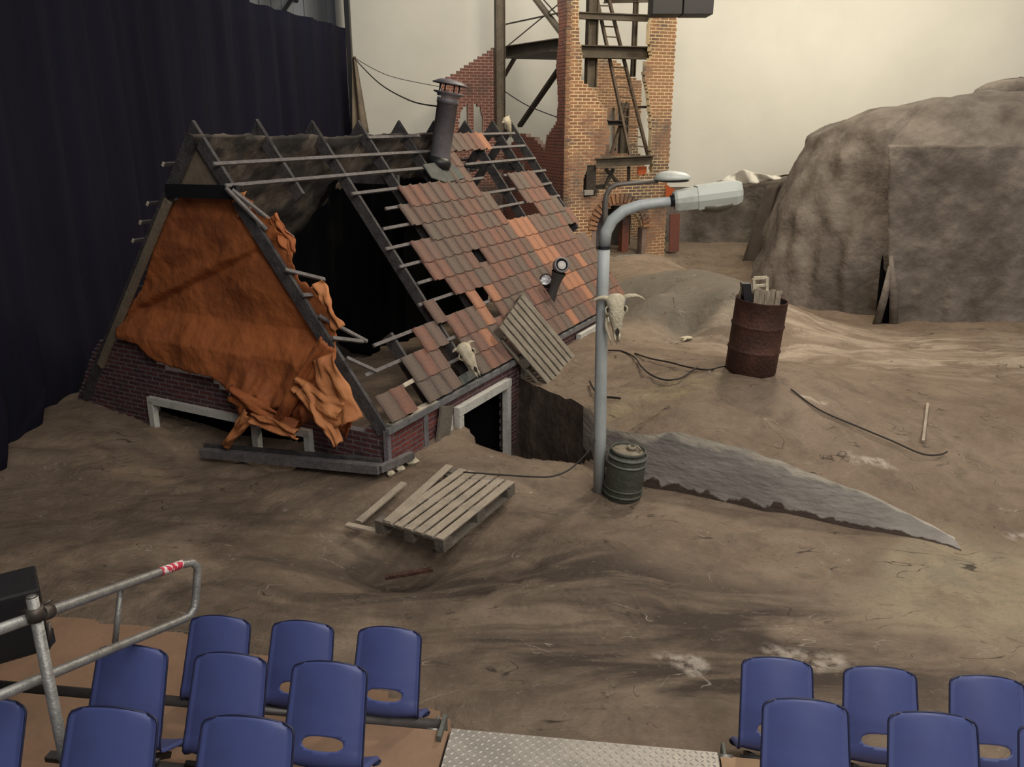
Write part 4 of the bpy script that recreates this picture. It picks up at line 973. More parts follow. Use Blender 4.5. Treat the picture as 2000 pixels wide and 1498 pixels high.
# hanging flat flap on the rock front
def rfP(u, v):
    a = onpl(1735+u*360, 637-v*354+u*10*(1-v), (9.0, 15.05, 0), np.array([.25, .97, 0]))
    d = .05*noise.noise(Vector((u*6, v*6, 0)))+.03*math.sin(u*40)*(1-v)+.02*noise.noise(Vector((u*20, v*20, 0)))
    return a+np.array([-.25, -.97, 0])*d
o = sheet('cover_panel', M['rock'], rfP, 60, 60, None, rock, .02); o['label'] = 'flat hanging cloth panel with straight top edge'
def slit(u, v):
    a = onpl(1722-14*(1-v)+u*(8+26*(1-v))*(1 if v < .8 else .5), 632-v*135, (9.0, 14.98, 0), np.array([.25, .97, 0])); return a
sheet('slit', M['black'], lambda u, v: slit(u, v) if v < 1 else slit(.5, 1), 4, 10, None, rock, .005)
for (pa, pb, wd) in (((1712, 634), (1738, 520), .16), ((1745, 638), (1740, 500), .18)):
    a = onpl(*pa, (9, 14.9, 0), np.array([.25, .97, 0])); b = onpl(*pb, (9, 14.93, 0), np.array([.25, .97, 0]))
    MB().tube([a, (a+b)/2+[.02, -.02, 0], b], [wd*.5, wd*.45, wd*.2], 8).build('cloth_fold', M['rock'], rock, True)
# far boulder on top right
c = V(onpl(1985, 188, (0, 19, 0), np.array([0, 1., 0]))); mb = MB(); rings = []
for i in range(9):
    a = math.pi*i/8; rings.append([c+Vector((.95*math.sin(a)*math.cos(b)*(1+.2*noise.noise(Vector((i, k, 1.)))), .6*math.sin(a)*math.sin(b), -.38*math.cos(a)*(1+.2*noise.noise(Vector((i*1.3, k*.5, 0)))))) for k, b in ((k, k*2*math.pi/14) for k in range(14))])
mb.loft(rings).build('boulder', M['rock'], rock, True)
# brown mottled drape behind, left of the mound
def brP(u, v):
    px = 1296+u*290; tl = float(np.interp(px, [1296, 1410, 1500, 1560, 1590], [366, 364, 352, 340, 335]))
    py = 590+(tl-590)*v
    a = onpl(px, py, (0, 23.2, 0), np.array([-.08, 1., 0])); a[1] += .2*noise.noise(Vector((u*4, v*1.5, 0)))+.06*math.sin(u*30+v*4)*(1-v*.5); return a
o = sheet('ground_drape', M['rock'], brP, 80, 30, None); tag(o, 'mottled grey cloth wall behind the street lamp heads, left of the mound', 'cloth')
def dkP(u, v):
    pl_ = [(1435+8*v*12, 556-v*186) for _ in (0,)]
    x0 = 1435+u*105; x1 = 1500+u*90
    px = x0+(x1-x0)*v; py = (560)+(362-20*u-560)*v
    a = onpl(px, py, (0, 20.8, 0), np.array([-.1, 1., 0])); a[1] += .12*math.sin(u*16+v*2); return a
tag(sheet('dark_drape', M['drape'], dkP, 40, 20, None), 'plain dark brown drape falling between mound and mottled cloth', 'cloth')
def whP(u, v):
    px = 1395+u*180; base = float(np.interp(px, [1395, 1445, 1500, 1575], [362, 362, 354, 336])); tp_ = float(np.interp(px, [1395, 1425, 1450, 1470, 1510, 1575], [356, 343, 330, 336, 344, 333]))
    py = base+(tp_-base)*v
    a = onpl(px, py, (0, 22.6, 0), np.array([-.08, 1., 0])); a[1] += .1*math.sin(u*26+v*3)+.05*math.sin(u*51); return a
tag(sheet('gathered_cloth', M['cyc'], whP, 90, 8, None), 'gathered cream cloth folds along the top of the brown drape', 'cloth')

# ---------------------------------------------------------------- street lamps
base = atz(1170, 957, .02); bz = gz1(base[0], base[1])
top_ = onpl(1178, 480, base, np.array([0, 1., 0]))
main = thing('street_lamp', [base[0], base[1], bz], 'pale grey street lamp post with large boxy lamp head', 'street lamp')
pxs = [(1170, 965), (1172, 850), (1174, 700), (1177, 560), (1180, 480), (1184, 452), (1196, 430), (1218, 412), (1250, 401), (1285, 396), (1315, 393)]
P = [onpl(a, b, base, np.array([0, 1., 0])) for a, b in pxs]
MB().tube(P[:5], [.066, .066, .064, .062, .060], 20).build('post', M['pole'], main, True)
MB().tube(P[4:], [.060, .060, .060, .058, .054, .050, .047], 20).build('arm', M['pole'], main, True)
MB().tube([P[-1]-[.03, 0, 0], P[-1]+[.05, 0, .01]], .058, 16).build('collar', M['blackm'], main, True)
# boxy head: lofted sections
h0, h1 = onpl(1316, 391, base, np.array([0, 1., 0])), onpl(1447, 374, base, np.array([0, 1., 0]))
hd = V(h1-h0); HL = hd.length; hd.normalize(); hu = Vector((-hd.z, 0, hd.x)); hy = Vector((0, 1, 0))
def sec(f, wy, zt_, zb_, c=.25):
    o_ = V(h0)+hd*HL*f; pts = []
    for (y, z) in ((-1, -c), (-1, c), (-1+c, 1), (1-c, 1), (1, c), (1, -c), (1-c, -1), (-1+c, -1)):
        zz = zt_ if z > 0 else zb_; pts.append(o_+hy*y*wy+hu*(abs(zz)*z if z > 0 else abs(zz)*z))
    return pts
MB().loft([sec(0, .085, .07, .09), sec(.04, .10, .085, .10), sec(.33, .125, .10, .105), sec(.335, .13, .11, .115), sec(.9, .14, .115, .11), sec(.98, .125, .10, .09), sec(1.0, .10, .07, .07)]).build('lamp_housing', M['lampw'], main)
MB().loft([[V(h0)+hd*HL*f+hy*w_*math.cos(a)-hu*(.085+dd*abs(math.sin(a))) for a in [math.pi*k/8 for k in range(9)]] for f, w_, dd in ((.36, .08, .02), (.42, .11, .07), (.6, .12, .095), (.8, .12, .08), (.95, .09, .02))]).build('lens', M['lampd'], main, True)
MB().tube([V(P[4])+Vector((0, 0, -.03)), V(P[4])+Vector((0, 0, .0))], .066, 16).build('strap', M['blackm'], main)
for zf_ in (.95,):
    o = MB().tube([onpl(1166, 850, base, np.array([0, 1., 0])), onpl(1176, 852, base, np.array([0, 1., 0]))], .018, 8).build('cable_clip', M['blackm'], main)
# slim second lamp standing just behind the post
b2 = base+np.array([-.015, .115, 0]); ny = np.array([0, 1., 0])
slim = thing('slim_street_lamp', [b2[0], b2[1], gz1(b2[0], b2[1])], 'thin dark pipe lamp with flat oval head strapped behind the street lamp post', 'street lamp')
P = [onpl(a, b, b2, ny) for a, b in ((1165.5, 950), (1168, 850), (1170, 700), (1173, 600), (1181, 470), (1182, 400), (1184, 382), (1191, 368), (1204, 361), (1240, 357), (1285, 354))]
MB().tube(P, [.03]*6+[.028, .026, .024, .022, .02], 12).build('pipe', M['thinpole'], slim, True)
c = onpl(1314, 349, b2, ny); e1 = onpl(1350, 349, b2, ny)[0]-c[0]
rings = []
for i in range(13):
    f = -1+2*i/12; rr_ = math.sqrt(max(1-abs(f)**2.4, 0.002)); rings.append([V(c)+Vector((f*e1*1.02, .13*rr_*math.cos(a), (.075 if math.sin(a) > 0 else .02)*rr_*math.sin(a)*(1-.25*f)+.006*f)) for a in [2*math.pi*k/16 for k in range(16)]])
MB().loft(rings).build('lamp_shade', M['lampw'], slim, True)
rings = [[V(c)+Vector((f*e1*.9, .10*math.sqrt(1-abs(f)**2.4+.001)*math.cos(a), -.018+.02*math.sqrt(1-abs(f)**2.4+.001)*math.sin(a))) for a in [2*math.pi*k/12 for k in range(12)]] for f in [-.98+1.96*i/10 for i in range(11)]]
MB().loft(rings).build('lens', M['blackm'], slim, True)

# ---------------------------------------------------------------- animal skulls
def skull(m_, S, label, hornL=1.0, hornR=1.0, jaw=False):
    """local axes: z up along the face (crown up), -y towards viewer, x right; S = overall length"""
    t = thing('animal_skull', m_.to_translation(), label, 'skull')
    secs = [(.50, .10, .06, .00), (.46, .20, .12, .01), (.38, .27, .17, .0), (.27, .245, .19, -.01), (.17, .275, .19, -.01), (.06, .235, .17, -.015), (-.06, .185, .15, -.02), (-.18, .145, .125, -.02), (-.28, .12, .10, -.015), (-.36, .10, .075, 0.), (-.44, .085, .05, .02), (-.5, .06, .03, .035)]
    rings = []
    for z, wx, dy, yo in secs:
        ring = []
        for k in range(20):
            a = 2*math.pi*k/20; x = wx*math.cos(a); y = dy*math.sin(a)
            if y < 0: y *= .9; y += .028*math.exp(-(x/.035)**2)*(z < .42)     # midline suture groove
            if .08 < z < .25 and abs(math.cos(a)) > .72 and y < .05: x *= .80    # orbit hollow
            ring.append(m_ @ (Vector((x*.82, y+yo, z))*S))
        rings.append(ring)
    MB().loft(rings).build('cranium', M['bone'], t, True)
    for sg in (-1, 1):
        MB().loft([[m_ @ (Vector((sg*(.175+.012*i), -.055+.045*math.cos(a)*f, .17+.055*math.sin(a)*f))*S) for a in [2*math.pi*k/12 for k in range(12)]] for i, f in ((0, .5), (1, 1), (2.2, .9), (2.3, .1))]).build('eye_socket', M['socket'], t)
        mb = MB(); mb.tube([m_ @ (Vector(p)*S) for p in ((sg*.20, -.06, .23), (sg*.245, -.07, .18), (sg*.235, -.05, .10), (sg*.17, -.03, .03))], .018*S, 8).build('cheek_arch', M['bone'], t, True)
        hl = hornL if sg < 0 else hornR
        if hl: MB().tube([m_ @ (Vector((sg*(.17+hl*a), .0+.04*a, .40+b*hl))*S) for a, b in ((0, 0), (.12, .03), (.25, .03), (.36, -.01), (.45, -.08))], [.06*S, .052*S, .04*S, .025*S, .006*S], 10).build('horn', M['bone'], t, True)
        MB().tube([m_ @ (Vector(p)*S) for p in ((sg*.05, -.03, -.38), (sg*.05, -.045, -.47), (sg*.035, -.03, -.56))], [.03*S, .024*S, .01*S], 8).build('muzzle_bone', M['bone'], t, True)
    MB().loft([[m_ @ (Vector((.045*math.cos(a)*f, -.082-.002*i, -.33+.09*math.sin(a)*f))*S) for a in [2*math.pi*k/12 for k in range(12)]] for i, f in ((0, .6), (4, 1), (5, .1))]).build('nose_hollow', M['socket'], t)
    if jaw:
        for sg in (-1, 1):
            MB().tube([m_ @ (Vector(p)*S) for p in ((sg*.16-.03, .10, .05), (sg*.17-.04, .11, -.2), (sg*.10-.05, .07, -.45), (sg*.05-.05, .03, -.62))], [.03*S, .04*S, .03*S, .016*S], 8).build('jaw_bone', M['bone'], t, True)
    return t
def upright(c, yaw, tilt, roll=0): return Matrix.Translation(V(c)) @ Matrix.Rotation(yaw, 4, 'Z') @ Matrix.Rotation(tilt, 4, 'X') @ Matrix.Rotation(roll, 4, 'Y')
sk = onpl(1200, 612, base, ny); sk[1] -= .14
skull(upright(sk, .1, -.18, -.03), .46, 'horned bone skull tied to the street lamp post', .8, 1.15, True)
cr_ = RS(*RP(898, 712), .12)
zz_ = V(sd_*1.0); yy_ = -V(n_); 
rotz = Matrix.Rotation(math.radians(-8), 4, 'Y')
mm = basis(cr_, V(r_), yy_, zz_) @ Matrix.Rotation(math.radians(0), 4, 'Y') 
sk2 = basis(cr_, V(r_), -V(n_), V(sd_)) 
skull(upright(np.array(RS(*RP(899, 714), .17)), .2, -.45, -.42), .46, 'bone skull lying on the roof in the gap between tiles near the eave', .35, .45)
tag(MB().beam(RS(1.60, .07, .02), RS(2.05, .09, .02), .12, .06, n_).build('green_ledge', M['fluel']), 'dark greenish piece below the roof skull at the eave', 'ledge')
c3 = onpl(992, 248, RS(7.3, SL, .05), ny)
skull(upright(c3, .9, .2, -.6), .4, 'pale skull perched at the far end of the roof ridge', .3, .3)

# ---------------------------------------------------------------- oil drum with crate wood
dc = atz(1477, 738, .85); dz = gz1(dc[0], dc[1]+.3)
dc[1] += .28; dz = gz1(dc[0], dc[1])+.015
DM = Matrix.Translation((dc[0], dc[1], dz)) @ Matrix.Rotation(math.radians(3.5), 4, 'Y') @ Matrix.Rotation(math.radians(2), 4, 'X')
dr = thing('oil_drum', (dc[0], dc[1], dz), 'rusty dark red oil drum standing on the brown mound', 'drum')
RD, HD = .315, .93
pf = [(.001, .0), (RD-.01, 0), (RD, .01), (RD, .28*HD), (RD+.006, .30*HD), (RD+.014, .315*HD), (RD+.006, .33*HD), (RD, .35*HD), (RD, .62*HD), (RD+.006, .64*HD), (RD+.014, .655*HD), (RD+.006, .67*HD), (RD, .69*HD), (RD, HD-.015), (RD+.008, HD-.005), (RD+.004, HD+.004), (RD-.008, HD), (RD-.01, HD-.02)]
MB().lathe(pf, 48, DM).build('drum_body', M['rust'], dr, True)
MB().lathe([(RD-.012, HD-.02), (RD-.014, .25), (.001, .25)], 40, DM).build('drum_inside', M['rustd'], dr, True)
cr = thing('broken_crate', DM @ Vector((0, 0, .6)), 'broken pale wooden crate piece standing inside the oil drum', 'crate')
for k in range(5):
    x0 = -.10+k*.066
    MB().box(DM @ Vector((x0, -.10+.01*(k % 2), HD-.06+.03)), (.031, 0, 0), (0, .008, 0), (0, 0, .17-.01*(k % 3))).build('plank', M['newsp'], cr)
MB().box(DM @ Vector((.03, -.08, HD+.10)), (.175, 0, 0), (0, .01, 0), (0, 0, .018)).build('top_rail', M['pallet'], cr)
MB().box(DM @ Vector((-.20, -.02, HD+.02)), (.05, 0, .0), (0, .07, 0), (-.03, 0, .17)).build('dark_board', M['blackm'], cr)
fr = MB(); a_ = [Vector((-.16, -.05, HD+.26)), Vector((.0, -.05, HD+.28)), Vector((.03, -.05, HD+.10)), Vector((-.12, -.05, HD+.06))]
a_ = [DM @ p for p in a_]
for i in range(4): fr.beam(a_[i], a_[(i+1) % 4], .035, .03, (0, 1, 0))
fr.beam((a_[0]+a_[3])/2, (a_[1]+a_[2])/2, .03, .03, (0, 1, 0)); fr.build('split_frame', M['bone'], cr)
MB().tube([DM @ Vector(p) for p in ((-.28, -.02, HD+.14), (-.29, -.01, HD), (-.27, 0, HD-.1))], .014, 6).build('twig', M['ladder'], cr, True)

# ---------------------------------------------------------------- keg
kc = atz(1217, 972, .03); kc[1] += .1; kz = gz1(kc[0], kc[1])
KM = Matrix.Translation((kc[0], kc[1], kz-.015)) @ Matrix.Rotation(math.radians(4.5), 4, 'Y') @ Matrix.Rotation(math.radians(2.5), 4, 'X')
kg = thing('metal_keg', (kc[0], kc[1], kz), 'dull green metal keg standing beside the foot of the lamp post', 'keg')
KR, KH = .205, .60
MB().lathe([(.001, 0), (KR*.9, 0), (KR*.97, .03), (KR*.97, .09), (KR, .12), (KR*1.0, .42), (KR*.98, .46), (KR*.95, .50), (KR*.86, .535), (.001, .54)], 40, KM).build('keg_body', M['keg'], kg, True)
for z in (.07, .14, .425, .505): MB().lathe([(KR*.97, z-.014), (KR*1.045, z-.007), (KR*1.045, z+.007), (KR*.97, z+.014)], 40, KM).build('hoop', M['kegband'] if z > .3 else M['keg'], kg, True)
MB().lathe([(KR*.80, .53), (KR*.90, .54), (KR*.91, .575), (KR*.85, .578), (KR*.84, .55)], 40, KM).build('rim', M['keg'], kg, True)
MB().lathe([(.001, .553), (KR*.82, .550), (KR*.84, .54)], 32, KM).build('lid', M['kegtop'], kg, True)
MB().lathe([(.022, .55), (.05, .556), (.055, .585), (.035, .592), (.02, .57)], 16, KM @ Matrix.Translation((.04, .04, 0))).build('valve', M['kegtop'], kg, True)
MB().tube([KM @ Vector(p) for p in ((.04, .08, .585), (.10, .05, .59), (.13, -.02, .575))], .014, 8).build('handle', M['kegtop'], kg, True)

# ---------------------------------------------------------------- cables on the ground
def gcable(pxs_, rad, label, z0=.5, name='ground_cable'):
    pts = []
    for px, py in pxs_:
        z = z0
        for _ in range(12):
            p = atz(px, py, z); z = .5*z+.5*(gz1(p[0], p[1])+rad+.03)
        pts.append(p)
    return wire(pts, rad, label, name, 'cable')
gcable([(1188, 684), (1215, 686), (1240, 698), (1252, 715), (1272, 732), (1300, 742), (1330, 738), (1350, 725), (1362, 718)], .012, 'looping black cable on the mound between lamp post and drum')
gcable([(1240, 690), (1270, 700), (1310, 708), (1340, 716), (1380, 722), (1410, 716), (1436, 712)], .012, 'black cable running to the foot of the oil drum')
wire([onpl(1166, 850, base, ny), pw(1150, 880, base[1]-.1), pw(1115, 915, base[1]-.25), pw(1080, 930, base[1]-.35), pw(1040, 931, base[1]-.35), pw(960, 926, base[1]-.3), pw(905, 922, base[1]-.25)], .009, 'thin black cable hanging from lamp post towards the pallet', 'hanging_cable', 'cable')
gcable([(1152, 745), (1160, 760), (1172, 774), (1195, 776), (1212, 778)], .016, 'short dark bent twig on the mound behind the lamp post', name='twig')
gcable([(1545, 760), (1600, 800), (1680, 835), (1740, 860), (1800, 886), (1835, 888), (1850, 882)], .010, 'long dark seam cord running down the right slope')
p = atz(1810, 800, .36); q = atz(1802, 868, .33); p[2] = gz1(p[0], p[1])+.03; q[2] = gz1(q[0], q[1])+.03
tag(MB().beam(p, q, .03, .02).build('thin_stick', M['pallet']), 'thin pale stick lying on the right slope', 'stick')
# a bone-white scrap
p = atz(1343, 655, .55); p[2] = gz1(p[0], p[1])+.02; mb = MB()
mb.loft([[V(p)+Vector((.09*f*math.cos(k*.785)*(1+.4*((k*5) % 3-1)), .07*f*math.sin(k*.785), z)) for k in range(8)] for f, z in ((.6, -.02), (1, .01), (.5, .03))]); mb.tube([V(p), V(p)+Vector((-.1, -.16, 0))], .02, 6)
tag(mb.build('white_scrap', M['bone']), 'small white scrap of bone lying on the mound left of the drum', 'scrap')

# ---------------------------------------------------------------- seating
YW = math.atan2(.126, .992)
su = Vector((math.cos(YW), -math.sin(YW), 0)); sf = Vector((math.sin(YW), math.cos(YW), 0))
def shell_mesh():
    prof = [(.40, .345), (.385, .38), (.34, .39), (.25, .378), (.16, .36), (.09, .345), (.04, .338), (.005, .34), (-.028, .356), (-.05, .385), (-.064, .42), (-.075, .46), (-.087, .51), (-.10, .56), (-.113, .62), (-.127, .68), (-.141, .74), (-.153, .79), (-.162, .83), (-.166, .85)]
    # resample densely
    P = []; n = 64; ln = [0]
    for i in range(1, len(prof)): ln.append(ln[-1]+math.dist(prof[i], prof[i-1]))
    tot = ln[-1]; K = [tot*i/n for i in range(n+1)]
    Yp = np.interp(K, ln, [p[0] for p in prof]); Zp = np.interp(K, ln, [p[1] for p in prof])
    NU = 24; vs_ = []
    for j in range(n+1):
        b = K[j]; z = Zp[j]; bt = tot-b
        hw = .215
        if b > tot*.45: hw = .203+.018*max(0, (.85-z)/.6)
        rc = .045
        if bt < rc: hw -= rc-math.sqrt(max(rc*rc-(rc-bt)**2, 0))
        if b < rc: hw -= rc-math.sqrt(max(rc*rc-(rc-b)**2, 0))
        for i in range(NU+1):
            a = -1+2*i/NU; x = hw*a
            back_ = np.clip((b-tot*.42)/(tot*.15), 0, 1)
            cy = (.045*(a*a))*back_; cz = (.022*a*a)*(1-back_)
            zz = z+cz
            if bt < .12: zz += .016*(1-a*a)*(1-bt/.12)
            e = max(0, abs(a)-.93)/.07; cyr = -.016*e*back_; czr = -.018*e*(1-back_)
            vs_.append((x, Yp[j]+cy+cyr, zz+czr))
    fs = []
    for j in range(n):
        for i in range(NU):
            c = vs_[j*(NU+1)+i]; d = vs_[(j+1)*(NU+1)+i+1]; cx_, cz_ = (c[0]+d[0])/2, (c[2]+d[2])/2
            if j > n*.5 and (abs(cx_)/.112)**2.4+(abs(cz_-.462)/.036)**2.2 < 1: continue
            fs.append((j*(NU+1)+i, j*(NU+1)+i+1, (j+1)*(NU+1)+i+1, (j+1)*(NU+1)+i))
    # the row of chairs is tipped forward on its bar, as left after the show
    ca, sa = math.cos(math.radians(40)), math.sin(math.radians(40))
    hole_c = (-.076, .462)
    holed = set(v for f in fs for v in f)
    tip = lambda p: (p[0], p[1]*ca+(p[2]-.33)*sa, .33+(p[2]-.33)*ca-p[1]*sa)
    # round the opening: pull the border vertices of the hole onto an ellipse
    from collections import Counter
    ec = Counter(); 
    for f in fs:
        for q in range(4): ec[tuple(sorted((f[q], f[(q+1) % 4])))] += 1
    for (p_, q_), c_ in ec.items():
        if c_ == 1:
            for k_ in (p_, q_):
                x_, y_, z_ = vs_[k_]
                if abs(x_) < .15 and .40 < z_ < .53 and y_ < -.04:
                    an = math.atan2((z_-.462)/.036, x_/.112); r_e = (abs(math.cos(an))**2.6+abs(math.sin(an))**2.6)**(-1/2.6)
                    nz_ = .462+.036*r_e*math.sin(an); vs_[k_] = (.112*r_e*math.cos(an), float(np.interp(nz_, Zp[int(n*.5):], Yp[int(n*.5):]))+(y_-float(np.interp(z_, Zp[int(n*.5):], Yp[int(n*.5):]))), nz_)
    vs_ = [tip(p) for p in vs_]
    mb = MB(); mb.add(vs_, fs); me = mb.mesh('shell', [M['chair']], True)
    # rim tube along the back edge
    rim = MB(); idx = [j*(NU+1) for j in range(int(n*.45), n)]+[n*(NU+1)+i for i in range(NU+1)]+[j*(NU+1)+NU for j in range(n-1, int(n*.45), -1)]
    rim.tube([vs_[k] for k in idx], .0052, 6); return me, rim.mesh('rim', M['chairedge'], True)
SHM, RIM = shell_mesh()
arm_mb = MB()
for sx in (-.13, .13): arm_mb.beam((sx, .0, .30), (sx, .20, .145), .03, .035); arm_mb.beam((sx, .0, .30), (sx, .0, .24), .03, .04)
ARM = arm_mb.mesh('bracket', M['blackm'])
hinge = MB().tube([(-.205, -.005, .292), (.205, -.005, .292)], .018, 10).mesh('hinge_bar', M['beam'], True)
def make_chair(loc, label, grp, yaw=0):
    t = bpy.data.objects.new('plastic_chair', None); COL.objects.link(t); t.location = loc; t.rotation_euler = (0, 0, -YW+yaw)
    tag(t, label, 'chair', grp)
    for nm, me in (('shell', SHM), ('rim', RIM), ('bracket', ARM), ('hinge_bar', hinge)):
        o = bpy.data.objects.new(nm, me); COL.objects.link(o); o.parent = t
        if nm == 'shell': s = o.modifiers.new('solid', 'SOLIDIFY'); s.thickness = .006; s.offset = 0
        if nm == 'rim': o['label'] = 'dark blue rim'
    return t
proto = None
def copy_tree(o, parent=None):
    c = o.copy(); COL.objects.link(c); c.parent = parent
    for ch in o.children: copy_tree(ch, c)
    return c
LG, RG = 'blue chairs of the left seating block', 'blue chairs of the right seating block'
FLOORS = {1: 0., 2: .33, 3: .66}
chairs = [
 (428, 1204, 1, LG, 'blue plastic chair next to the handrail end, first of the front left row'),
 (590, 1214, 1, LG, 'blue plastic chair in the middle of the three front left chairs'),
 (760, 1226, 1, LG, 'blue plastic chair at the aisle end of the front left row'),
 (255, 1262, 2, LG, 'blue plastic chair just behind the handrail, leftmost of the second row'),
 (448, 1277, 2, LG, 'blue plastic chair in the middle of the second left row'),
 (642, 1294, 2, LG, 'blue plastic chair at the aisle end of the second left row, oval hole showing bars'),
 (215, 1384, 3, LG, 'blue plastic chair in the nearest left row, right of the scaffold pole foot'),
 (480, 1402, 3, LG, 'blue plastic chair nearest row, last towards the aisle on the left'),
 (-40, 1362, 3, LG, 'blue plastic chair cut off by the left picture edge'),
 (1520, 1286, 1, RG, 'blue plastic chair by the aisle, first of the front right row'),
 (1722, 1304, 1, RG, 'blue plastic chair in the middle of the front right row'),
 (1932, 1322, 1, RG, 'blue plastic chair third in the front right row, near the right edge'),
 (1576, 1368, 2, RG, 'blue plastic chair in the nearer right row, beside the aisle plate'),
 (1826, 1394, 2, RG, 'blue plastic chair in the nearer right row, second from the aisle'),
 (2085, 1418, 2, RG, 'blue plastic chair sliver at the right picture edge, nearer row')]
pos = []
for px, py, row, grp, lab in chairs:
    zt_ = FLOORS[row]+.847; p = V(atz(px, py, zt_)); l = p-sf*.207; l.z = FLOORS[row]
    if proto is None: proto = make_chair(l, lab, grp); t = proto
    else:
        t = copy_tree(proto); t.location = l; t['label'] = lab; t['group'] = grp
    pos.append((l, row, grp))
# beams under each row
BL = {(1, LG): 'dark seat beam carrying the front left row of chairs', (2, LG): 'dark seat beam carrying the second left row of chairs', (3, LG): 'dark seat beam carrying the nearest left row of chairs',
      (1, RG): 'dark seat beam carrying the front right row of chairs', (2, RG): 'dark seat beam carrying the nearer right row of chairs'}
for (row, grp), lab in BL.items():
    ls = [p for p, r2, g2 in pos if r2 == row and g2 == grp]; ls.sort(key=lambda p: p.x)
    z = FLOORS[row]; a = ls[0]-su*(.45 if grp == LG else .27); b = ls[-1]+su*(.30 if grp == LG else .5)
    t = thing('seat_beam', (a+b)/2, lab, 'beam')
    bevel(MB().beam(a+Vector((0, 0, .235)), b+Vector((0, 0, .235)), .06, .06).build('rail', M['beam'], t), .006)
    for q in (a+su*.12, (a+b)/2, b-su*.05):
        MB().beam(q+Vector((0, 0, .005)), q+Vector((0, 0, .21)), .045, .045).build('leg', M['beam'], t)
        MB().box(q+Vector((0, 0, .006)), su*.04, sf*.14, Vector((0, 0, .006))).build('foot', M['beam'], t)
    e = b if grp == LG else a; sg = 1 if grp == LG else -1
    bevel(MB().box(e+su*sg*.02+sf*.0+Vector((0, 0, .22)), su*.012, sf*.12, Vector((0, 0, .07))).build('end_plate', M['kegband'], t), .01)
    MB().tube([e+su*sg*-.02+sf*-.02+Vector((0, 0, .29)), e+su*sg*.06+sf*-.02+Vector((0, 0, .29))], .022, 10).build('end_knob', M['rail'], t, True)

# platforms (rows 2 and 3), tread plate in the aisle
e2 = V(atz(1130, 1445, .33))
def plat(name, front, z, x0, x1, depth, m_, label):
    c = front+su*((x0+x1)/2)-sf*depth/2; c.z = z/2-.011
    o = MB().box(c, su*(x1-x0)/2, sf*depth/2, Vector((0, 0, z/2-.012))).build(name, m_); return tag(o, label, 'platform')
f2 = e2.copy(); f2.z = 0; f3 = f2-sf*.88
plat('seating_platform', f2, .33, -4.6, -.80, .88, M['ply'], 'brown plywood seating step under the second left row')
plat('seating_platform', f2, .33, .84, 3.6, .88, M['plyl'], 'pale plywood seating step under the nearer right row')
plat('seating_platform', f2, .33, -.79, .83, .88, M['beam'], 'aisle step below the metal tread plate')
plat('seating_platform', f3, .66, -4.6, -.80, .9, M['ply'], 'brown plywood seating step under the nearest left row')
tpn = thing('tread_plate', f2-sf*.44+Vector((0, 0, .33)), 'bright metal checker tread plate on the aisle between the seat blocks', 'plate')
pc = f2-sf*.44
MB().box(pc+su*.02+Vector((0, 0, .324)), su*.80, sf*.44, Vector((0, 0, .006))).build('plate', M['tread'], tpn)
mb = MB()
for i in range(48):
    for j in range(27):
        c = pc+su*(-.77+i*.0333)+sf*(-.42+j*.0325)+Vector((0, 0, .3312)); d = (su+sf).normalized() if (i+j) % 2 else (su-sf).normalized(); n2 = Vector((-d.y, d.x, 0))
        b = len(mb.v); mb.add([c+d*.015, c+n2*.004+Vector((0, 0, .0022)), c-d*.015, c-n2*.004+Vector((0, 0, .0022)), c+n2*.006-Vector((0, 0, .001)), c-n2*.006-Vector((0, 0, .001))], [(0, 1, 2, 3), (0, 4, 2, 1), (0, 3, 2, 5)])
o = mb.build('lozenges', M['lozenge'], tpn); o['kind'] = 'stuff'
t = thing('platform_tube', f2+su*-1.5+Vector((0, 0, .25)), 'thick dark tube along the front of the second left seating step', 'tube')
MB().tube([f2+su*-4.4+sf*.05+Vector((0, 0, .29)), f2+su*-.86+sf*.05+Vector((0, 0, .29))], .045, 14).build('tube', M['beam'], t, True)
MB().box(f2+su*-.84+sf*.0+Vector((0, 0, .27)), su*.012, sf*.10, Vector((0, 0, .08))).build('end_plate', M['kegband'], t)
for k in range(4): MB().tube([f2+su*(-4.2+k*1.08)+sf*.05+Vector((0, 0, .0)), f2+su*(-4.2+k*1.08)+sf*.05+Vector((0, 0, .27))], .024, 10).build('upright', M['beam'], t, True)

# ---------------------------------------------------------------- handrail, scaffold pole, speaker
hr = thing('handrail', att(375, 1110, 5.0), 'galvanised tubular handrail sloping down at the left of the seats', 'handrail')
def L3(a, ta, b, tb_, f):
    A = att(*a, ta); B = att(*b, tb_); return A+(B-A)*f
tA, tB = att(-60, 1250, 3.15), att(352, 1103, 4.9); lA, lB = att(-60, 1383, 3.25), att(352, 1212, 4.9)
c1 = att(376, 1099, 4.98); c2 = att(386, 1108, 5.0); c3_ = att(384, 1150, 5.0); c4 = att(381, 1186, 5.0); c5 = att(370, 1203, 4.97)
MB().tube([tA, (tA+tB)/2, tB, c1, c2, c3_, c4, c5, lB, (lA+lB)/2, lA], [.0242]*11, 14).build('tube_loop', M['rail'], hr, True)
MB().tube([att(236, 1148, 4.32), att(224, 1262, 4.32)], .015, 10).build('strut', M['rail'], hr, True)
tg = tB-tA; tg = tg/np.linalg.norm(tg)
tag(MB().tube([tB-tg*.26, tB+tg*.03], .0255, 14, False).build('tape_wrap', M['tape'], hr, True), 'red and white tape band')
scp = att(62, 1165, 3.45); scb = scp.copy(); scb[2] = .0
pb_ = thing('scaffold_pole', [scp[0], scp[1], 0], 'upright galvanised scaffold pole crossing the handrail', 'pole')
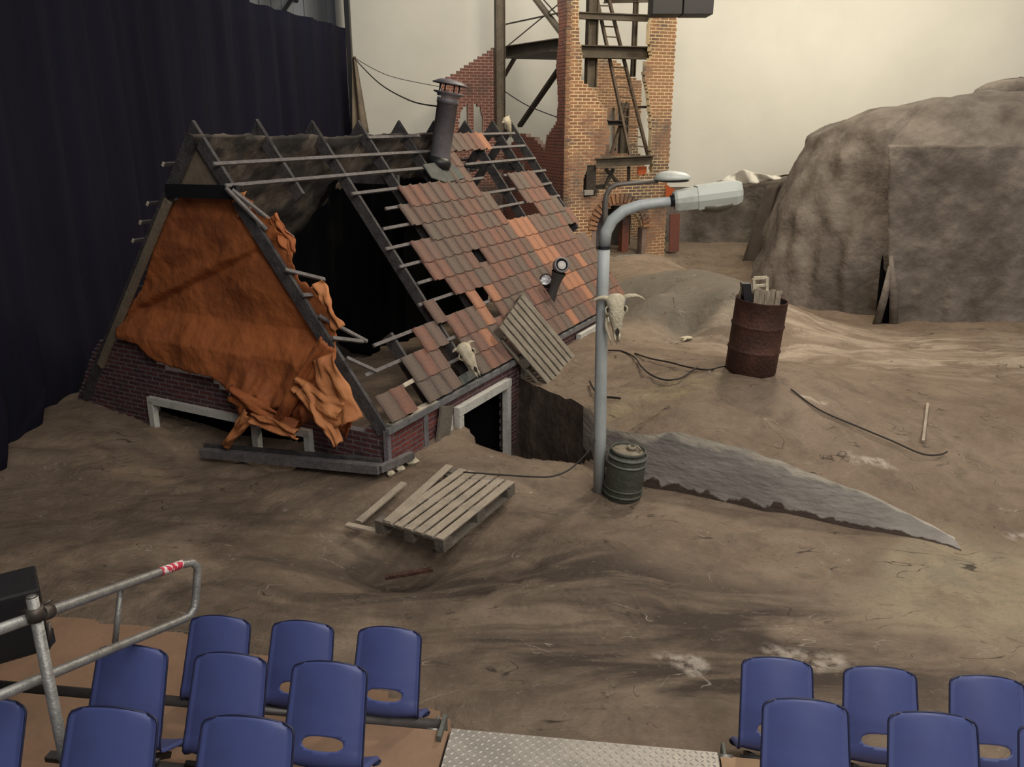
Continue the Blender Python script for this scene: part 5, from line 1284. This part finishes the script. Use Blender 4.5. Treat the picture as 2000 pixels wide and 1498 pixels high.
MB().tube([[scp[0], scp[1], 0], [scp[0], scp[1], .9], scp], .0242, 16).build('tube', M['rail'], pb_, True)
MB().lathe([(.0242, 0), (.0242, .002), (.019, .002), (.019, -.03), (.001, -.03)], 16, Matrix.Translation(V(scp))).build('open_end', M['socket'], pb_, True)
cl = thing('scaffold_clamp', att(85, 1200, 3.45), 'scaffold clamp joining the pole and the handrail', 'clamp')
cc = V(att(88, 1200, 3.5))
MB().lathe([(.026, -.03), (.036, -.03), (.036, .03), (.026, .03)], 16, Matrix.Translation((scp[0], scp[1], cc.z+.02))).build('pole_collar', M['clamp'], cl, True)
rd = V(tg); tr = Matrix.Translation(V(att(88, 1196, 3.6))) @ rd.to_track_quat('Z', 'Y').to_matrix().to_4x4()
MB().lathe([(.026, -.028), (.036, -.028), (.036, .028), (.026, .028)], 16, tr).build('rail_collar', M['clamp'], cl, True)
for k, (a, b) in enumerate((((70, 1188), (100, 1172)), ((96, 1215), (98, 1250)), ((40, 1196), (60, 1192)))):
    MB().tube([att(*a, 3.5), att(*b, 3.5)], .008, 8).build('bolt', M['clamp'], cl, True)
MB().box(att(92, 1245, 3.62), (.022, 0, 0), (0, .02, 0), (0, 0, .035)).build('fitting', M['blackm'], cl)
bx = thing('speaker_box', att(0, 1200, 4.6), 'black speaker box at the left edge behind the scaffold pole', 'speaker')
tz = 1.55; b1 = atz(77, 1150, 1.28); b2_ = atz(-40, 1180, 1.28); b3 = atz(50, 1100, 1.28)
ex = V(b1-b2_); ey = V(b3-b1); ex_n = ex.normalized(); eyl = .55; ey_n = Vector((-ex_n.y, ex_n.x, 0)); 
cen = V(b1)-ex_n*.4+ey_n*(eyl/2*.6)-Vector((0, 0, .21))
bevel(MB().box(cen, ex_n*.4, ey_n*eyl*.3, Vector((0, 0, .21))).build('cabinet', M['box'], bx), .012)
MB().box(cen-ey_n*eyl*.302, ex_n*.37, ey_n*.004, Vector((0, 0, .18))).build('grille', M['blackm'], bx)
MB().tube([cen-Vector((0, 0, .21)), Vector((cen.x, cen.y, .0))], .03, 10).build('stand', M['blackm'], bx)
